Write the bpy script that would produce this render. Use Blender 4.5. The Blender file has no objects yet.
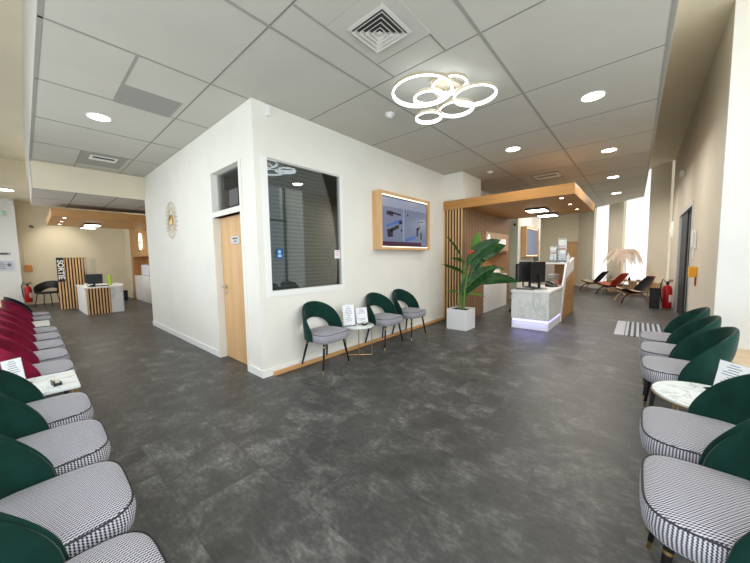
import bpy, bmesh, math, random
from mathutils import Vector, Matrix
random.seed(4)
PI = math.pi
SC = bpy.context.scene
COL = SC.collection

# ------------------------------------------------------------------ camera, world, daylight, exposure
RX = Vector((0.75330013, 0.65747513, -0.01628997))      # camera right
UP = Vector((-0.03799064, 0.06822855, 0.99694612))      # camera up
BK = Vector((0.65657873, -0.75038078, 0.07637448))      # camera back
cam_d = bpy.data.cameras.new('camera')
cam_d.sensor_fit = 'HORIZONTAL'
cam_d.sensor_width = 36.0
cam_d.lens = 302.446 / 750 * 36.0
cam_d.clip_start = 0.02
cam = bpy.data.objects.new('camera', cam_d)
COL.objects.link(cam)
m = Matrix.Identity(4)
for i in range(3):
    m[i][0], m[i][1], m[i][2] = RX[i], UP[i], BK[i]
m[0][3], m[1][3], m[2][3] = 0, 0, 1.42
cam.matrix_world = m
SC.camera = cam

w = bpy.data.worlds.new('world')
SC.world = w
w.use_nodes = True
w.node_tree.nodes['Background'].inputs[0].default_value = (0.86, 0.93, 1.0, 1)
w.node_tree.nodes['Background'].inputs[1].default_value = 1.3


def area(name, loc, direction, sx, sy, power, col):
    d = bpy.data.lights.new(name, 'AREA')
    d.shape = 'RECTANGLE'
    d.size, d.size_y = sx, sy
    d.energy = power
    d.color = col
    o = bpy.data.objects.new(name, d)
    COL.objects.link(o)
    o.location = loc
    o.rotation_euler = Vector(direction).to_track_quat('-Z', 'Y').to_euler()
    return o


DAY = (0.90, 0.96, 1.0)
area('daylight_right_window', (1.72, 1.2, 1.75), (-1, 0.1, -0.25), 5.0, 2.7, 240, DAY)
area('daylight_right_high_window', (1.72, 2.0, 3.75), (-1, 0.3, 0.05), 6.4, 0.8, 130, (1.0, 0.96, 0.88))
area('daylight_left_window', (-2.6, -1.12, 1.70), (0, 1, -0.35), 7.6, 2.6, 255, DAY)
area('daylight_left_high_window', (-5.0, -1.12, 3.75), (0, 1, 0.05), 12.0, 0.8, 30, (1.0, 0.96, 0.88))
area('daylight_left_window_far', (-11.4, -1.12, 1.7), (0, 1, -0.3), 6.4, 2.6, 120, (1.0, 0.97, 0.9))
SC.view_settings.view_transform = 'Standard'
SC.view_settings.look = 'None'
SC.view_settings.gamma = 1
SC.view_settings.use_curve_mapping = False
SC.view_settings.exposure = -0.85
try:
    SC.cycles.use_denoising = True
    SC.cycles.max_bounces = 8
    SC.cycles.diffuse_bounces = 5
    SC.cycles.sample_clamp_indirect = 6
except Exception:
    pass


# ------------------------------------------------------------------ materials
def s2l(c):
    return tuple(((v / 255) / 12.92 if v / 255 <= 0.04045 else ((v / 255 + 0.055) / 1.055) ** 2.4) for v in c)


def mat(name, col, rough=0.6, metal=0.0, spec=0.4, sheen=0.0, emit=None, estr=0.0, alpha=1.0):
    M = bpy.data.materials.new(name)
    M.use_nodes = True
    b = M.node_tree.nodes['Principled BSDF']
    b.inputs['Base Color'].default_value = (*col, 1)
    b.inputs['Roughness'].default_value = rough
    b.inputs['Metallic'].default_value = metal
    b.inputs['Specular IOR Level'].default_value = spec
    if sheen:
        b.inputs['Sheen Weight'].default_value = sheen
        b.inputs['Sheen Roughness'].default_value = 0.35
    if emit:
        b.inputs['Emission Color'].default_value = (*emit, 1)
        b.inputs['Emission Strength'].default_value = estr
    b.inputs['Alpha'].default_value = alpha
    return M


class NT:
    def __init__(s, M):
        s.t = M.node_tree
        s.b = s.t.nodes['Principled BSDF']

    def n(s, typ, **kw):
        o = s.t.nodes.new(typ)
        for k, v in kw.items():
            setattr(o, k, v)
        return o

    def l(s, a, b):
        s.t.links.new(a, b)

    def coord(s, scale=(1, 1, 1), rot=(0, 0, 0), out='Object'):
        c = s.n('ShaderNodeTexCoord')
        mp = s.n('ShaderNodeMapping')
        mp.inputs['Scale'].default_value = scale
        mp.inputs['Rotation'].default_value = rot
        s.l(c.outputs[out], mp.inputs['Vector'])
        return mp.outputs['Vector']

    def noise(s, vec, scale, detail=4, rough=0.55, dist=0.0):
        q = s.n('ShaderNodeTexNoise')
        q.inputs['Scale'].default_value = scale
        q.inputs['Detail'].default_value = detail
        q.inputs['Roughness'].default_value = rough
        q.inputs['Distortion'].default_value = dist
        s.l(vec, q.inputs['Vector'])
        return q.outputs['Fac']

    def ramp(s, fac, stops):
        r = s.n('ShaderNodeValToRGB')
        e = r.color_ramp.elements
        while len(e) < len(stops):
            e.new(0.5)
        for i, (p, c) in enumerate(stops):
            e[i].position = p
            e[i].color = (*c, 1)
        s.l(fac, r.inputs['Fac'])
        return r.outputs['Color']

    def math(s, op, a, b=None):
        q = s.n('ShaderNodeMath', operation=op)
        for i, v in enumerate((a, b)):
            if v is None:
                continue
            if isinstance(v, (int, float)):
                q.inputs[i].default_value = v
            else:
                s.l(v, q.inputs[i])
        return q.outputs[0]

    def mix(s, fac, a, b):
        q = s.n('ShaderNodeMix', data_type='RGBA')
        for sock, v in ((q.inputs[0], fac), (q.inputs[6], a), (q.inputs[7], b)):
            if isinstance(v, (int, float)):
                sock.default_value = v
            elif isinstance(v, tuple):
                sock.default_value = (*v, 1)
            else:
                s.l(v, sock)
        return q.outputs[2]

    def bump(s, h, strength=0.1, dist=0.01):
        q = s.n('ShaderNodeBump')
        q.inputs['Strength'].default_value = strength
        q.inputs['Distance'].default_value = dist
        s.l(h, q.inputs['Height'])
        s.l(q.outputs['Normal'], s.b.inputs['Normal'])

    def base(s, c):
        s.l(c, s.b.inputs['Base Color'])


def painted(name, col, rough=0.75, var=0.03):
    M = mat(name, col, rough, spec=0.25)
    t = NT(M)
    v = t.coord()
    f = t.noise(v, 1.7, 3)
    t.base(t.ramp(f, [(0.3, tuple(c * (1 - var) for c in col)), (0.7, tuple(min(1, c * (1 + var)) for c in col))]))
    t.bump(t.noise(v, 160, 2), 0.04, 0.002)
    return M


def wood(name, c1, c2, scale=1.0, rough=0.45, axis='z', line=60):
    """straight grained wood; grain runs along axis"""
    M = mat(name, c1, rough, spec=0.35)
    t = NT(M)
    k = {'x': (0.06, 1, 1), 'y': (1, 0.06, 1), 'z': (1, 1, 0.06)}[axis]
    v = t.coord(tuple(q * scale for q in k))
    f1 = t.noise(v, line, 4, 0.6)
    f2 = t.noise(v, line * 0.12, 3, 0.5, 0.6)
    f = t.math('ADD', t.math('MULTIPLY', f1, 0.5), t.math('MULTIPLY', f2, 0.5))
    t.base(t.ramp(f, [(0.32, c2), (0.62, c1)]))
    return M


M = {}
M['wall'] = painted('white_wall_paint', s2l((232, 230, 220)))
M['cream'] = painted('cream_wall_paint', s2l((229, 220, 196)))
M['beige'] = painted('beige_wall_paint', s2l((224, 216, 198)))
M['bay'] = painted('pale_daylit_wall', s2l((234, 236, 232)))
M['ceil'] = painted('ceiling_tile_white', s2l((196, 194, 184)))
M['grid'] = mat('ceiling_grid_metal', s2l((156, 155, 148)), 0.5)
M['grid_line'] = mat('ceiling_grid_joint', s2l((128, 127, 121)), 0.6)
M['skirt'] = mat('white_gloss_paint', s2l((238, 238, 234)), 0.35)
M['white'] = mat('white_lacquer', s2l((236, 236, 236)), 0.35)
M['white_plastic'] = mat('white_plastic', s2l((235, 235, 232)), 0.4)
M['vent_white'] = mat('vent_white_paint', s2l((205, 203, 195)), 0.5)
M['duct_grey'] = mat('duct_shade_grey', (0.09, 0.09, 0.088), 0.8)
M['black'] = mat('black_plastic', (0.012, 0.012, 0.013), 0.4)
M['black_metal'] = mat('black_metal', (0.01, 0.01, 0.011), 0.32, metal=0.2)
M['brass'] = mat('brushed_brass', (0.60, 0.42, 0.17), 0.3, metal=1.0)
M['gold'] = mat('pale_gold_metal', (0.66, 0.58, 0.43), 0.45, metal=0.6)
M['steel'] = mat('satin_steel', (0.55, 0.55, 0.55), 0.35, metal=1.0)
M['grey_metal'] = mat('grey_metal', (0.20, 0.21, 0.22), 0.4, metal=0.6)
M['lift_dark'] = mat('dark_lift_steel', (0.03, 0.032, 0.036), 0.55)
M['dark'] = mat('dark_slot_shade', (0.015, 0.015, 0.016), 0.7)
M['gap'] = mat('dark_slat_backing', s2l((48, 38, 32)), 0.8)
M['oak'] = wood('oak_veneer', s2l((222, 182, 132)), s2l((200, 157, 108)))
M['oak_x'] = wood('oak_veneer_lengthwise', s2l((188, 138, 78)), s2l((160, 112, 58)), axis='x')
M['oak_y'] = wood('oak_veneer_across', s2l((204, 156, 98)), s2l((178, 128, 74)), axis='y')
M['rail'] = wood('pine_rail', s2l((214, 168, 112)), s2l((192, 142, 90)), axis='y')
M['dark_wood'] = wood('red_brown_plywood', s2l((96, 48, 34)), s2l((62, 28, 20)), axis='x')
M['light_wood'] = wood('light_plywood', s2l((214, 180, 136)), s2l((190, 152, 108)))
M['parquet'] = wood('pale_parquet', s2l((226, 204, 172)), s2l((204, 178, 142)), axis='x', line=30)
M['red'] = mat('extinguisher_red', s2l((172, 14, 22)), 0.28)
M['yellow'] = mat('amber_plastic', s2l((238, 168, 28)), 0.4)
M['orange_box'] = mat('orange_plastic', s2l((214, 140, 66)), 0.45)
M['lime'] = mat('lime_plastic', s2l((164, 196, 40)), 0.45)
M['paper'] = mat('printed_paper', s2l((232, 234, 238)), 0.7)
M['card_beige'] = mat('cream_card', s2l((206, 200, 186)), 0.8)
M['ink'] = mat('grey_ink', s2l((120, 122, 130)), 0.8)
M['ink_dark'] = mat('dark_ink', s2l((40, 40, 46)), 0.8)
M['green_door'] = painted('grey_green_paint', s2l((176, 184, 170)))
M['lamp_white'] = mat('lamp_diffuser', (1, 1, 1), 0.5, emit=(1.0, 0.94, 0.84), estr=20.0)
M['panel_light'] = mat('panel_light_diffuser', (1, 1, 1), 0.5, emit=(1.0, 0.96, 0.88), estr=16.0)
M['ring_glow'] = mat('ring_diffuser', (1, 1, 1), 0.5, emit=(0.84, 0.92, 1.0), estr=4.5)
M['led_warm'] = mat('warm_led_strip', (1, 1, 1), 0.5, emit=(1.0, 0.86, 0.62), estr=4.0)
M['led_violet'] = mat('violet_led_strip', (0.8, 0.8, 1), 0.5, emit=(0.42, 0.40, 1.0), estr=3.0)
M['sign_glow'] = mat('backlit_letters', (1, 1, 1), 0.5, emit=(1.0, 0.92, 0.88), estr=1.0)
M['oval_glow'] = mat('backlit_oval', (1, 1, 1), 0.5, emit=(1.0, 0.9, 0.72), estr=3.0)
M['exit_green'] = mat('exit_sign_green', s2l((150, 200, 172)), 0.5, emit=(0.2, 0.4, 0.28), estr=0.25)
M['tan'] = mat('tan_sign_panel', s2l((186, 156, 122)), 0.55)
M['soil'] = mat('potting_soil', s2l((60, 48, 38)), 0.95)
M['flower'] = mat('red_orange_bract', s2l((196, 74, 40)), 0.5)
M['sconce'] = mat('sconce_glass', (0.9, 0.88, 0.82), 0.4, emit=(1, 0.95, 0.85), estr=0.35)
M['cardboard_grey'] = mat('grey_felt_panel', s2l((168, 158, 146)), 0.9)
M['mesh_grey'] = mat('grey_mesh_fabric', s2l((120, 122, 126)), 0.9)


def make_floor():
    Mx = mat('slate_vinyl', s2l((78, 77, 75)), 0.42, spec=0.45)
    t = NT(Mx)
    v0 = t.coord()
    br = t.n('ShaderNodeTexBrick')
    br.offset = 0.5
    br.inputs['Scale'].default_value = 1.0
    br.inputs['Mortar Size'].default_value = 0.0015
    br.inputs['Brick Width'].default_value = 0.95
    br.inputs['Row Height'].default_value = 0.48
    br.inputs['Color1'].default_value = (0.30, 0.30, 0.30, 1)
    br.inputs['Color2'].default_value = (0.70, 0.70, 0.70, 1)
    br.inputs['Mortar'].default_value = (0.4, 0.4, 0.4, 1)
    t.l(v0, br.inputs['Vector'])
    off = t.n('ShaderNodeVectorMath', operation='ADD')
    sc = t.n('ShaderNodeVectorMath', operation='SCALE')
    sc.inputs[3].default_value = 7.0
    t.l(br.outputs['Color'], sc.inputs[0])
    t.l(v0, off.inputs[0])
    t.l(sc.outputs[0], off.inputs[1])
    o = off.outputs[0]
    a = t.noise(o, 3.1, 12, 0.74, 0.25)
    mp = t.n('ShaderNodeMapping')
    mp.inputs['Scale'].default_value = (1.0, 2.2, 1)
    t.l(o, mp.inputs['Vector'])
    fine = t.noise(mp.outputs['Vector'], 21, 6, 0.72, 0.1)
    b = t.noise(v0, 0.8, 3, 0.5)
    tone = t.math('MULTIPLY', t.math('SUBTRACT', br.outputs['Color'], 0.5), 0.012)
    f = t.math('ADD', t.math('ADD', t.math('MULTIPLY', a, 0.62), t.math('ADD', t.math('MULTIPLY', b, 0.13), t.math('MULTIPLY', fine, 0.25))), tone)
    t.base(t.ramp(f, [(0.40, s2l((55, 55, 54))), (0.50, s2l((70, 70, 68))), (0.565, s2l((94, 93, 91))), (0.66, s2l((138, 136, 132)))]))
    rr = t.n('ShaderNodeMapRange')
    rr.inputs['To Min'].default_value = 0.36
    rr.inputs['To Max'].default_value = 0.52
    t.l(a, rr.inputs['Value'])
    t.l(rr.outputs[0], t.b.inputs['Roughness'])
    t.bump(a, 0.08, 0.003)
    return Mx


M['floor'] = make_floor()


def make_fabric():
    Mx = mat('houndstooth_fabric', (0.5, 0.5, 0.52), 0.9, spec=0.15, sheen=0.2)
    t = NT(Mx)
    c = t.n('ShaderNodeTexCoord')
    sp = t.n('ShaderNodeSeparateXYZ')
    t.l(c.outputs['Object'], sp.inputs[0])
    x, y = sp.outputs[0], sp.outputs[1]
    p = 2 * PI / 0.0105
    sn = t.n('ShaderNodeSeparateXYZ')
    t.l(c.outputs['Normal'], sn.inputs[0])
    topf = t.math('GREATER_THAN', t.math('ABSOLUTE', sn.outputs[2]), 0.6)
    side = t.math('MULTIPLY', t.math('ARCTAN2', y, x), 0.27)
    a1 = t.math('ADD', t.math('MULTIPLY', topf, t.math('ADD', x, t.math('MULTIPLY', y, 0.10))), t.math('MULTIPLY', t.math('SUBTRACT', 1.0, topf), side))
    a2 = t.math('ADD', t.math('MULTIPLY', topf, t.math('ADD', y, t.math('MULTIPLY', x, 0.7))), t.math('MULTIPLY', t.math('SUBTRACT', 1.0, topf), t.math('ADD', sp.outputs[2], t.math('MULTIPLY', side, 0.6))))
    sx = t.math('SINE', t.math('MULTIPLY', a1, p))
    sy = t.math('SINE', t.math('MULTIPLY', a2, p))
    k = t.math('ADD', sx, t.math('MULTIPLY', sy, 0.75))
    f = t.n('ShaderNodeMapRange')
    f.interpolation_type = 'SMOOTHSTEP'
    f.inputs['From Min'].default_value = -0.45
    f.inputs['From Max'].default_value = 0.25
    t.l(k, f.inputs['Value'])
    t.base(t.mix(f.outputs[0], s2l((58, 58, 70)), s2l((194, 193, 200))))
    return Mx


M['fabric'] = make_fabric()


def velvet(name, c):
    Mx = mat(name, c, 0.75, spec=0.15, sheen=0.22)
    t = NT(Mx)
    v = t.coord()
    f = t.noise(v, 9, 3)
    t.base(t.ramp(f, [(0.35, tuple(q * 0.75 for q in c)), (0.7, tuple(q * 1.25 for q in c))]))
    t.bump(t.noise(v, 500, 2), 0.06, 0.001)
    return Mx


M['green_velvet'] = velvet('green_velvet', s2l((10, 50, 42)))
M['red_velvet'] = velvet('burgundy_velvet', s2l((112, 12, 44)))
M['navy_velvet'] = velvet('dark_navy_velvet', s2l((30, 30, 44)))


def marble(name, base, vein, scale=2.2, w=0.018, rough=0.25, st=(1, 1, 1), rot=(0.4, 0.7, 0.6)):
    Mx = mat(name, base, rough, spec=0.5)
    t = NT(Mx)
    v = t.coord(st, rot)
    n1 = t.noise(v, scale, 7, 0.62, 1.1)
    d = t.math('ABSOLUTE', t.math('SUBTRACT', n1, 0.5))
    n2 = t.noise(v, scale * 2.3, 6, 0.65, 0.8)
    d2 = t.math('ABSOLUTE', t.math('SUBTRACT', n2, 0.5))
    c1 = t.ramp(d, [(0.0, vein), (w * 1.6, base)])
    c2 = t.ramp(d2, [(0.0, tuple((a + 2 * b) / 3 for a, b in zip(vein, base))), (w, base)])
    q = t.n('ShaderNodeMix', data_type='RGBA', blend_type='MULTIPLY')
    q.inputs[0].default_value = 1.0
    t.l(c1, q.inputs[6])
    t.l(c2, q.inputs[7])
    t.base(q.outputs[2])
    return Mx


M['marble'] = marble('white_marble', s2l((240, 241, 240)), s2l((214, 217, 217)), 3.4, 0.022, 0.25, (1, 1, 0.28), (0.6, 0.75, 0))
M['marble_table'] = marble('veined_marble', s2l((240, 243, 242)), s2l((190, 190, 186)), 5.0, 0.014, 0.2)


def fluted(name, c1, c2, axis=1, pitch=0.045):
    Mx = mat(name, c1, 0.6, spec=0.25)
    t = NT(Mx)
    c = t.n('ShaderNodeTexCoord')
    sp = t.n('ShaderNodeSeparateXYZ')
    t.l(c.outputs['Object'], sp.inputs[0])
    s = t.math('SINE', t.math('MULTIPLY', sp.outputs[axis], 2 * PI / pitch))
    sh = t.math('MULTIPLY', t.math('ADD', s, 1.0), 0.5)
    v = t.coord((1, 1, 0.05))
    n = t.noise(v, 40, 3)
    f = t.math('ADD', t.math('MULTIPLY', sh, 0.5), t.math('MULTIPLY', n, 0.5))
    t.base(t.ramp(f, [(0.25, c2), (0.65, c1)]))
    t.bump(sh, 0.5, 0.01)
    return Mx


M['fluted'] = fluted('fluted_brown_cladding', s2l((164, 129, 96)), s2l((104, 76, 55)), 1, 0.085)
M['panel_oak'] = wood('oak_wall_panel', s2l((196, 150, 98)), s2l((172, 126, 78)))


def make_blind():
    Mx = mat('dark_blind', s2l((70, 72, 68)), 0.8, spec=0.2)
    t = NT(Mx)
    c = t.n('ShaderNodeTexCoord')
    sp = t.n('ShaderNodeSeparateXYZ')
    t.l(c.outputs['Object'], sp.inputs[0])
    s = t.math('SINE', t.math('MULTIPLY', sp.outputs[2], 2 * PI / 0.05))
    t.base(t.ramp(t.math('MULTIPLY', t.math('ADD', s, 1), 0.5), [(0.0, s2l((112, 116, 114))), (0.15, s2l((86, 90, 88))), (1.0, s2l((76, 80, 78)))]))
    return Mx


M['blind'] = make_blind()


def make_glass(name, refl=0.10, tint=(0.9, 0.93, 0.92)):
    Mx = bpy.data.materials.new(name)
    Mx.use_nodes = True
    t = Mx.node_tree
    t.nodes.clear()
    o = t.nodes.new('ShaderNodeOutputMaterial')
    g = t.nodes.new('ShaderNodeBsdfGlossy')
    g.inputs['Roughness'].default_value = 0.0
    tr = t.nodes.new('ShaderNodeBsdfTransparent')
    tr.inputs['Color'].default_value = (*tint, 1)
    fr = t.nodes.new('ShaderNodeFresnel')
    fr.inputs['IOR'].default_value = 1.5
    mx = t.nodes.new('ShaderNodeMixShader')
    if refl is not None:
        ad = t.nodes.new('ShaderNodeMath')
        ad.operation = 'ADD'
        ad.inputs[1].default_value = refl
        t.links.new(fr.outputs[0], ad.inputs[0])
        t.links.new(ad.outputs[0], mx.inputs[0])
    else:
        t.links.new(fr.outputs[0], mx.inputs[0])
    t.links.new(tr.outputs[0], mx.inputs[1])
    t.links.new(g.outputs[0], mx.inputs[2])
    t.links.new(mx.outputs[0], o.inputs[0])
    return Mx


M['glass'] = make_glass('window_glass', 0.05)
M['acrylic'] = make_glass('clear_acrylic', 0.03, (0.93, 0.95, 0.95))


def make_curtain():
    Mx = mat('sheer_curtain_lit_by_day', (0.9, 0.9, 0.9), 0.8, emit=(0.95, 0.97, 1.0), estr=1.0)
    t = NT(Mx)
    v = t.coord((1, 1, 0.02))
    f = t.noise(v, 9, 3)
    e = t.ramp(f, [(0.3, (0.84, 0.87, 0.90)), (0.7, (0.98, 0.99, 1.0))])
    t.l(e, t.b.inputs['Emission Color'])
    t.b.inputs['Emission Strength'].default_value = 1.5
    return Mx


M['curtain'] = make_curtain()


def make_leaf():
    Mx = mat('glossy_leaf', s2l((38, 92, 40)), 0.35, spec=0.5)
    t = NT(Mx)
    v = t.coord()
    f = t.noise(v, 14, 3)
    t.base(t.ramp(f, [(0.3, s2l((26, 70, 34))), (0.7, s2l((58, 116, 50)))]))
    return Mx


M['leaf'] = make_leaf()
M['leaf_pale'] = mat('young_leaf', s2l((104, 160, 62)), 0.4)
M['stem'] = mat('green_stem', s2l((98, 128, 58)), 0.5)


def make_feather():
    Mx = mat('ostrich_feather', s2l((250, 236, 224)), 0.95, spec=0.05)
    t = Mx.node_tree
    o = t.nodes['Material Output']
    tr = t.nodes.new('ShaderNodeBsdfTranslucent')
    tr.inputs['Color'].default_value = (*s2l((255, 249, 242)), 1)
    mx = t.nodes.new('ShaderNodeMixShader')
    mx.inputs[0].default_value = 0.5
    t.links.new(t.nodes['Principled BSDF'].outputs[0], mx.inputs[1])
    t.links.new(tr.outputs[0], mx.inputs[2])
    t.links.new(mx.outputs[0], o.inputs[0])
    return Mx


M['feather'] = make_feather()
M['cush_black'] = mat('black_wool', s2l((24, 24, 26)), 0.95, sheen=0.3)
M['cush_orange'] = mat('orange_wool', s2l((206, 74, 40)), 0.9, sheen=0.2)
M['cush_cream'] = mat('cream_wool', s2l((236, 216, 196)), 0.95)
M['cush_pink'] = mat('salmon_wool', s2l((232, 150, 118)), 0.95)


def make_stripes():
    Mx = mat('striped_mat', (0.6, 0.6, 0.6), 0.95, spec=0.1)
    t = NT(Mx)
    c = t.n('ShaderNodeTexCoord')
    sp = t.n('ShaderNodeSeparateXYZ')
    t.l(c.outputs['Object'], sp.inputs[0])
    x = sp.outputs[0]
    a = t.math('SINE', t.math('MULTIPLY', x, 2 * PI / 0.075))
    wide = t.math('GREATER_THAN', x, -0.2)
    f = t.math('MULTIPLY', t.math('GREATER_THAN', a, 0.0), wide)
    n = t.noise(t.coord(), 300, 2)
    g = t.math('MULTIPLY', f, t.math('ADD', 0.8, t.math('MULTIPLY', n, 0.4)))
    t.base(t.mix(g, s2l((192, 195, 202)), s2l((92, 94, 106))))
    return Mx


M['stripes'] = make_stripes()


def make_screen():
    Mx = mat('screen_glow', (0.05, 0.06, 0.09), 0.25, spec=0.5, emit=s2l((112, 121, 148)), estr=1.15)
    return Mx


M['screen'] = make_screen()
M['screen_dark'] = mat('screen_dark_shape', (0.02, 0.02, 0.03), 0.25, emit=s2l((30, 32, 52)), estr=0.5)
M['screen_blue'] = mat('screen_blue_shape', (0.02, 0.04, 0.1), 0.25, emit=s2l((62, 96, 160)), estr=1.4)
M['screen_light'] = mat('screen_light_shape', (0.1, 0.1, 0.12), 0.25, emit=s2l((140, 149, 172)), estr=1.15)
M['screen_band'] = mat('screen_maroon_band', (0.03, 0.01, 0.02), 0.25, emit=s2l((62, 34, 58)), estr=1.3)


# ------------------------------------------------------------------ mesh helpers
class MB:
    def __init__(s):
        s.bm = bmesh.new()

    def box(s, x0, x1, y0, y1, z0, z1, bev=0.0, mtx=None):
        r = bmesh.ops.create_cube(s.bm, size=1.0)
        v = r['verts']
        c = Vector(((x0 + x1) / 2, (y0 + y1) / 2, (z0 + z1) / 2))
        d = Vector((abs(x1 - x0), abs(y1 - y0), abs(z1 - z0)))
        for q in v:
            q.co = Vector((q.co.x * d.x, q.co.y * d.y, q.co.z * d.z)) + c
        if bev > 0:
            es = {e for q in v for e in q.link_edges}
            rb = bmesh.ops.bevel(s.bm, geom=list(es), offset=bev, segments=2, profile=0.5, affect='EDGES')
            v = list({q for f in rb['faces'] for q in f.verts} | {q for q in v if q.is_valid})
        if mtx is not None:
            for q in v:
                q.co = mtx @ q.co
        return s

    def prism(s, pts, lo, hi, axis='z', mtx=None):
        """polygon pts extruded along axis between lo and hi. z: (x,y); x: (y,z); y: (x,z)"""
        f = {'z': lambda p, h: (p[0], p[1], h), 'x': lambda p, h: (h, p[0], p[1]), 'y': lambda p, h: (p[0], h, p[1])}[axis]
        a = [s.bm.verts.new(f(p, lo)) for p in pts]
        b = [s.bm.verts.new(f(p, hi)) for p in pts]
        n = len(pts)
        s.bm.faces.new(a[::-1])
        s.bm.faces.new(b)
        for i in range(n):
            s.bm.faces.new((a[i], a[(i + 1) % n], b[(i + 1) % n], b[i]))
        if mtx is not None:
            for q in a + b:
                q.co = mtx @ q.co
        return s

    def lathe(s, prof, seg=24, c=(0, 0, 0), cap=True, sx=1.0, sy=1.0, mtx=None):
        rings = []
        for r, z in prof:
            rings.append([s.bm.verts.new((c[0] + sx * r * math.cos(2 * PI * i / seg), c[1] + sy * r * math.sin(2 * PI * i / seg), c[2] + z)) for i in range(seg)])
        for a, b in zip(rings, rings[1:]):
            for i in range(seg):
                s.bm.faces.new((a[i], a[(i + 1) % seg], b[(i + 1) % seg], b[i]))
        if cap:
            s.bm.faces.new(rings[0][::-1])
            s.bm.faces.new(rings[-1])
        if mtx is not None:
            for rg in rings:
                for q in rg:
                    q.co = mtx @ q.co
        return s

    def tube(s, pts, r, seg=8, closed=False, r2=None):
        pts = [Vector(p) for p in pts]
        n = len(pts)
        rings = []
        prevn = None
        for i, p in enumerate(pts):
            if closed:
                t = pts[(i + 1) % n] - pts[i - 1]
            else:
                t = pts[min(i + 1, n - 1)] - pts[max(i - 1, 0)]
            t.normalize()
            ref = Vector((0, 0, 1)) if abs(t.z) < 0.95 else Vector((1, 0, 0))
            if prevn is None:
                nn = t.cross(ref).normalized()
            else:
                nn = (prevn - t * prevn.dot(t))
                nn = nn.normalized() if nn.length > 1e-6 else t.cross(ref).normalized()
            prevn = nn
            bb = t.cross(nn)
            rr = r if r2 is None else r + (r2 - r) * i / (n - 1)
            rings.append([s.bm.verts.new(p + (nn * math.cos(2 * PI * k / seg) + bb * math.sin(2 * PI * k / seg)) * rr) for k in range(seg)])
        m_ = n if closed else n - 1
        for i in range(m_):
            a, b = rings[i], rings[(i + 1) % n]
            for k in range(seg):
                s.bm.faces.new((a[k], a[(k + 1) % seg], b[(k + 1) % seg], b[k]))
        if not closed:
            s.bm.faces.new(rings[0][::-1])
            s.bm.faces.new(rings[-1])
        return s

    def grid(s, f, nu, nv, wrap_u=False, wrap_v=False, cap=False):
        P = [[s.bm.verts.new(f(i, j)) for j in range(nv)] for i in range(nu)]
        for i in range(nu if wrap_u else nu - 1):
            for j in range(nv if wrap_v else nv - 1):
                s.bm.faces.new((P[i][j], P[(i + 1) % nu][j], P[(i + 1) % nu][(j + 1) % nv], P[i][(j + 1) % nv]))
        if cap:
            s.bm.faces.new(P[0][::-1])
            s.bm.faces.new(P[-1])
        return s

    def build(s, name, material, parent=None, smooth=False, loc=None):
        bmesh.ops.recalc_face_normals(s.bm, faces=s.bm.faces[:])
        me = bpy.data.meshes.new(name)
        s.bm.to_mesh(me)
        s.bm.free()
        if smooth:
            me.polygons.foreach_set('use_smooth', [True] * len(me.polygons))
            try:
                me.set_sharp_from_angle(angle=math.radians(42))
            except Exception:
                pass
        me.materials.append(M[material] if isinstance(material, str) else material)
        o = bpy.data.objects.new(name, me)
        COL.objects.link(o)
        if parent is not None:
            o.parent = parent
        if loc is not None:
            o.location = loc
        return o


def tag(o, label, cat, group=None):
    o['label'] = label
    o['category'] = cat
    if group:
        o['group'] = group
    elif 'group' in o.keys():
        del o['group']
    return o


def empty(name, loc=(0, 0, 0), rz=0.0, label=None, cat=None, group=None):
    o = bpy.data.objects.new(name, None)
    o.empty_display_size = 0.1
    COL.objects.link(o)
    o.location = loc
    o.rotation_euler = (0, 0, rz)
    if label:
        tag(o, label, cat, group)
    return o


def struct(o):
    o['kind'] = 'structure'
    return o


def B(name, material, x0, x1, y0, y1, z0, z1, parent=None, bev=0.0):
    return MB().box(x0, x1, y0, y1, z0, z1, bev).build(name, material, parent)


def copy_tree(o, parent=None):
    c = o.copy()
    COL.objects.link(c)
    if parent is not None:
        c.parent = parent
    for ch in list(o.children):
        copy_tree(ch, c)
    return c


def text_mesh(txt, size, name, material, mtx, parent, depth=0.004, bold=0.0, sx=1.0):
    cu = bpy.data.curves.new('tmp_text', 'FONT')
    cu.body = txt
    cu.size = size
    cu.extrude = depth
    cu.offset = bold
    cu.align_x = 'CENTER'
    cu.align_y = 'CENTER'
    to = bpy.data.objects.new('tmp_text', cu)
    COL.objects.link(to)
    bpy.context.view_layer.update()
    dg = bpy.context.evaluated_depsgraph_get()
    me = bpy.data.meshes.new_from_object(to.evaluated_get(dg))
    bpy.data.objects.remove(to)
    bpy.data.curves.remove(cu)
    me.transform(mtx @ Matrix.Diagonal((sx, 1, 1, 1)))
    me.name = name
    me.materials.clear()
    me.materials.append(M[material])
    o = bpy.data.objects.new(name, me)
    COL.objects.link(o)
    o.parent = parent
    return o


def frame_mtx(o, xdir, ydir):
    """local x,y -> world xdir, ydir, z = cross"""
    x = Vector(xdir).normalized()
    y = Vector(ydir).normalized()
    z = x.cross(y)
    q = Matrix.Identity(4)
    for i in range(3):
        q[i][0], q[i][1], q[i][2], q[i][3] = x[i], y[i], z[i], o[i]
    return q


# ------------------------------------------------------------------ setting: floor, ceilings, walls
XA, YB, ZC, ZH = -3.37, 1.78, 3.25, 4.24          # TV wall, door wall, tile ceiling, high ceiling
struct(B('floor', 'floor', -16.2, 2.0, -1.3, 17.4, -0.12, 0.0))
struct(B('ceiling_high', 'cream', -16.2, 2.0, -1.3, 17.4, ZH, ZH + 0.1))
struct(MB().prism([(0.175, 0.185), (0.09, 8.2), (0.03, 13.1), (-3.44, 17.15), (-8.2, 17.15), (-8.2, 0.135)], ZC, ZH - 0.002).build('ceiling', 'ceil'))
# tile grid strips, laid flush against the ceiling
g = MB()
gl = MB()


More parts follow.
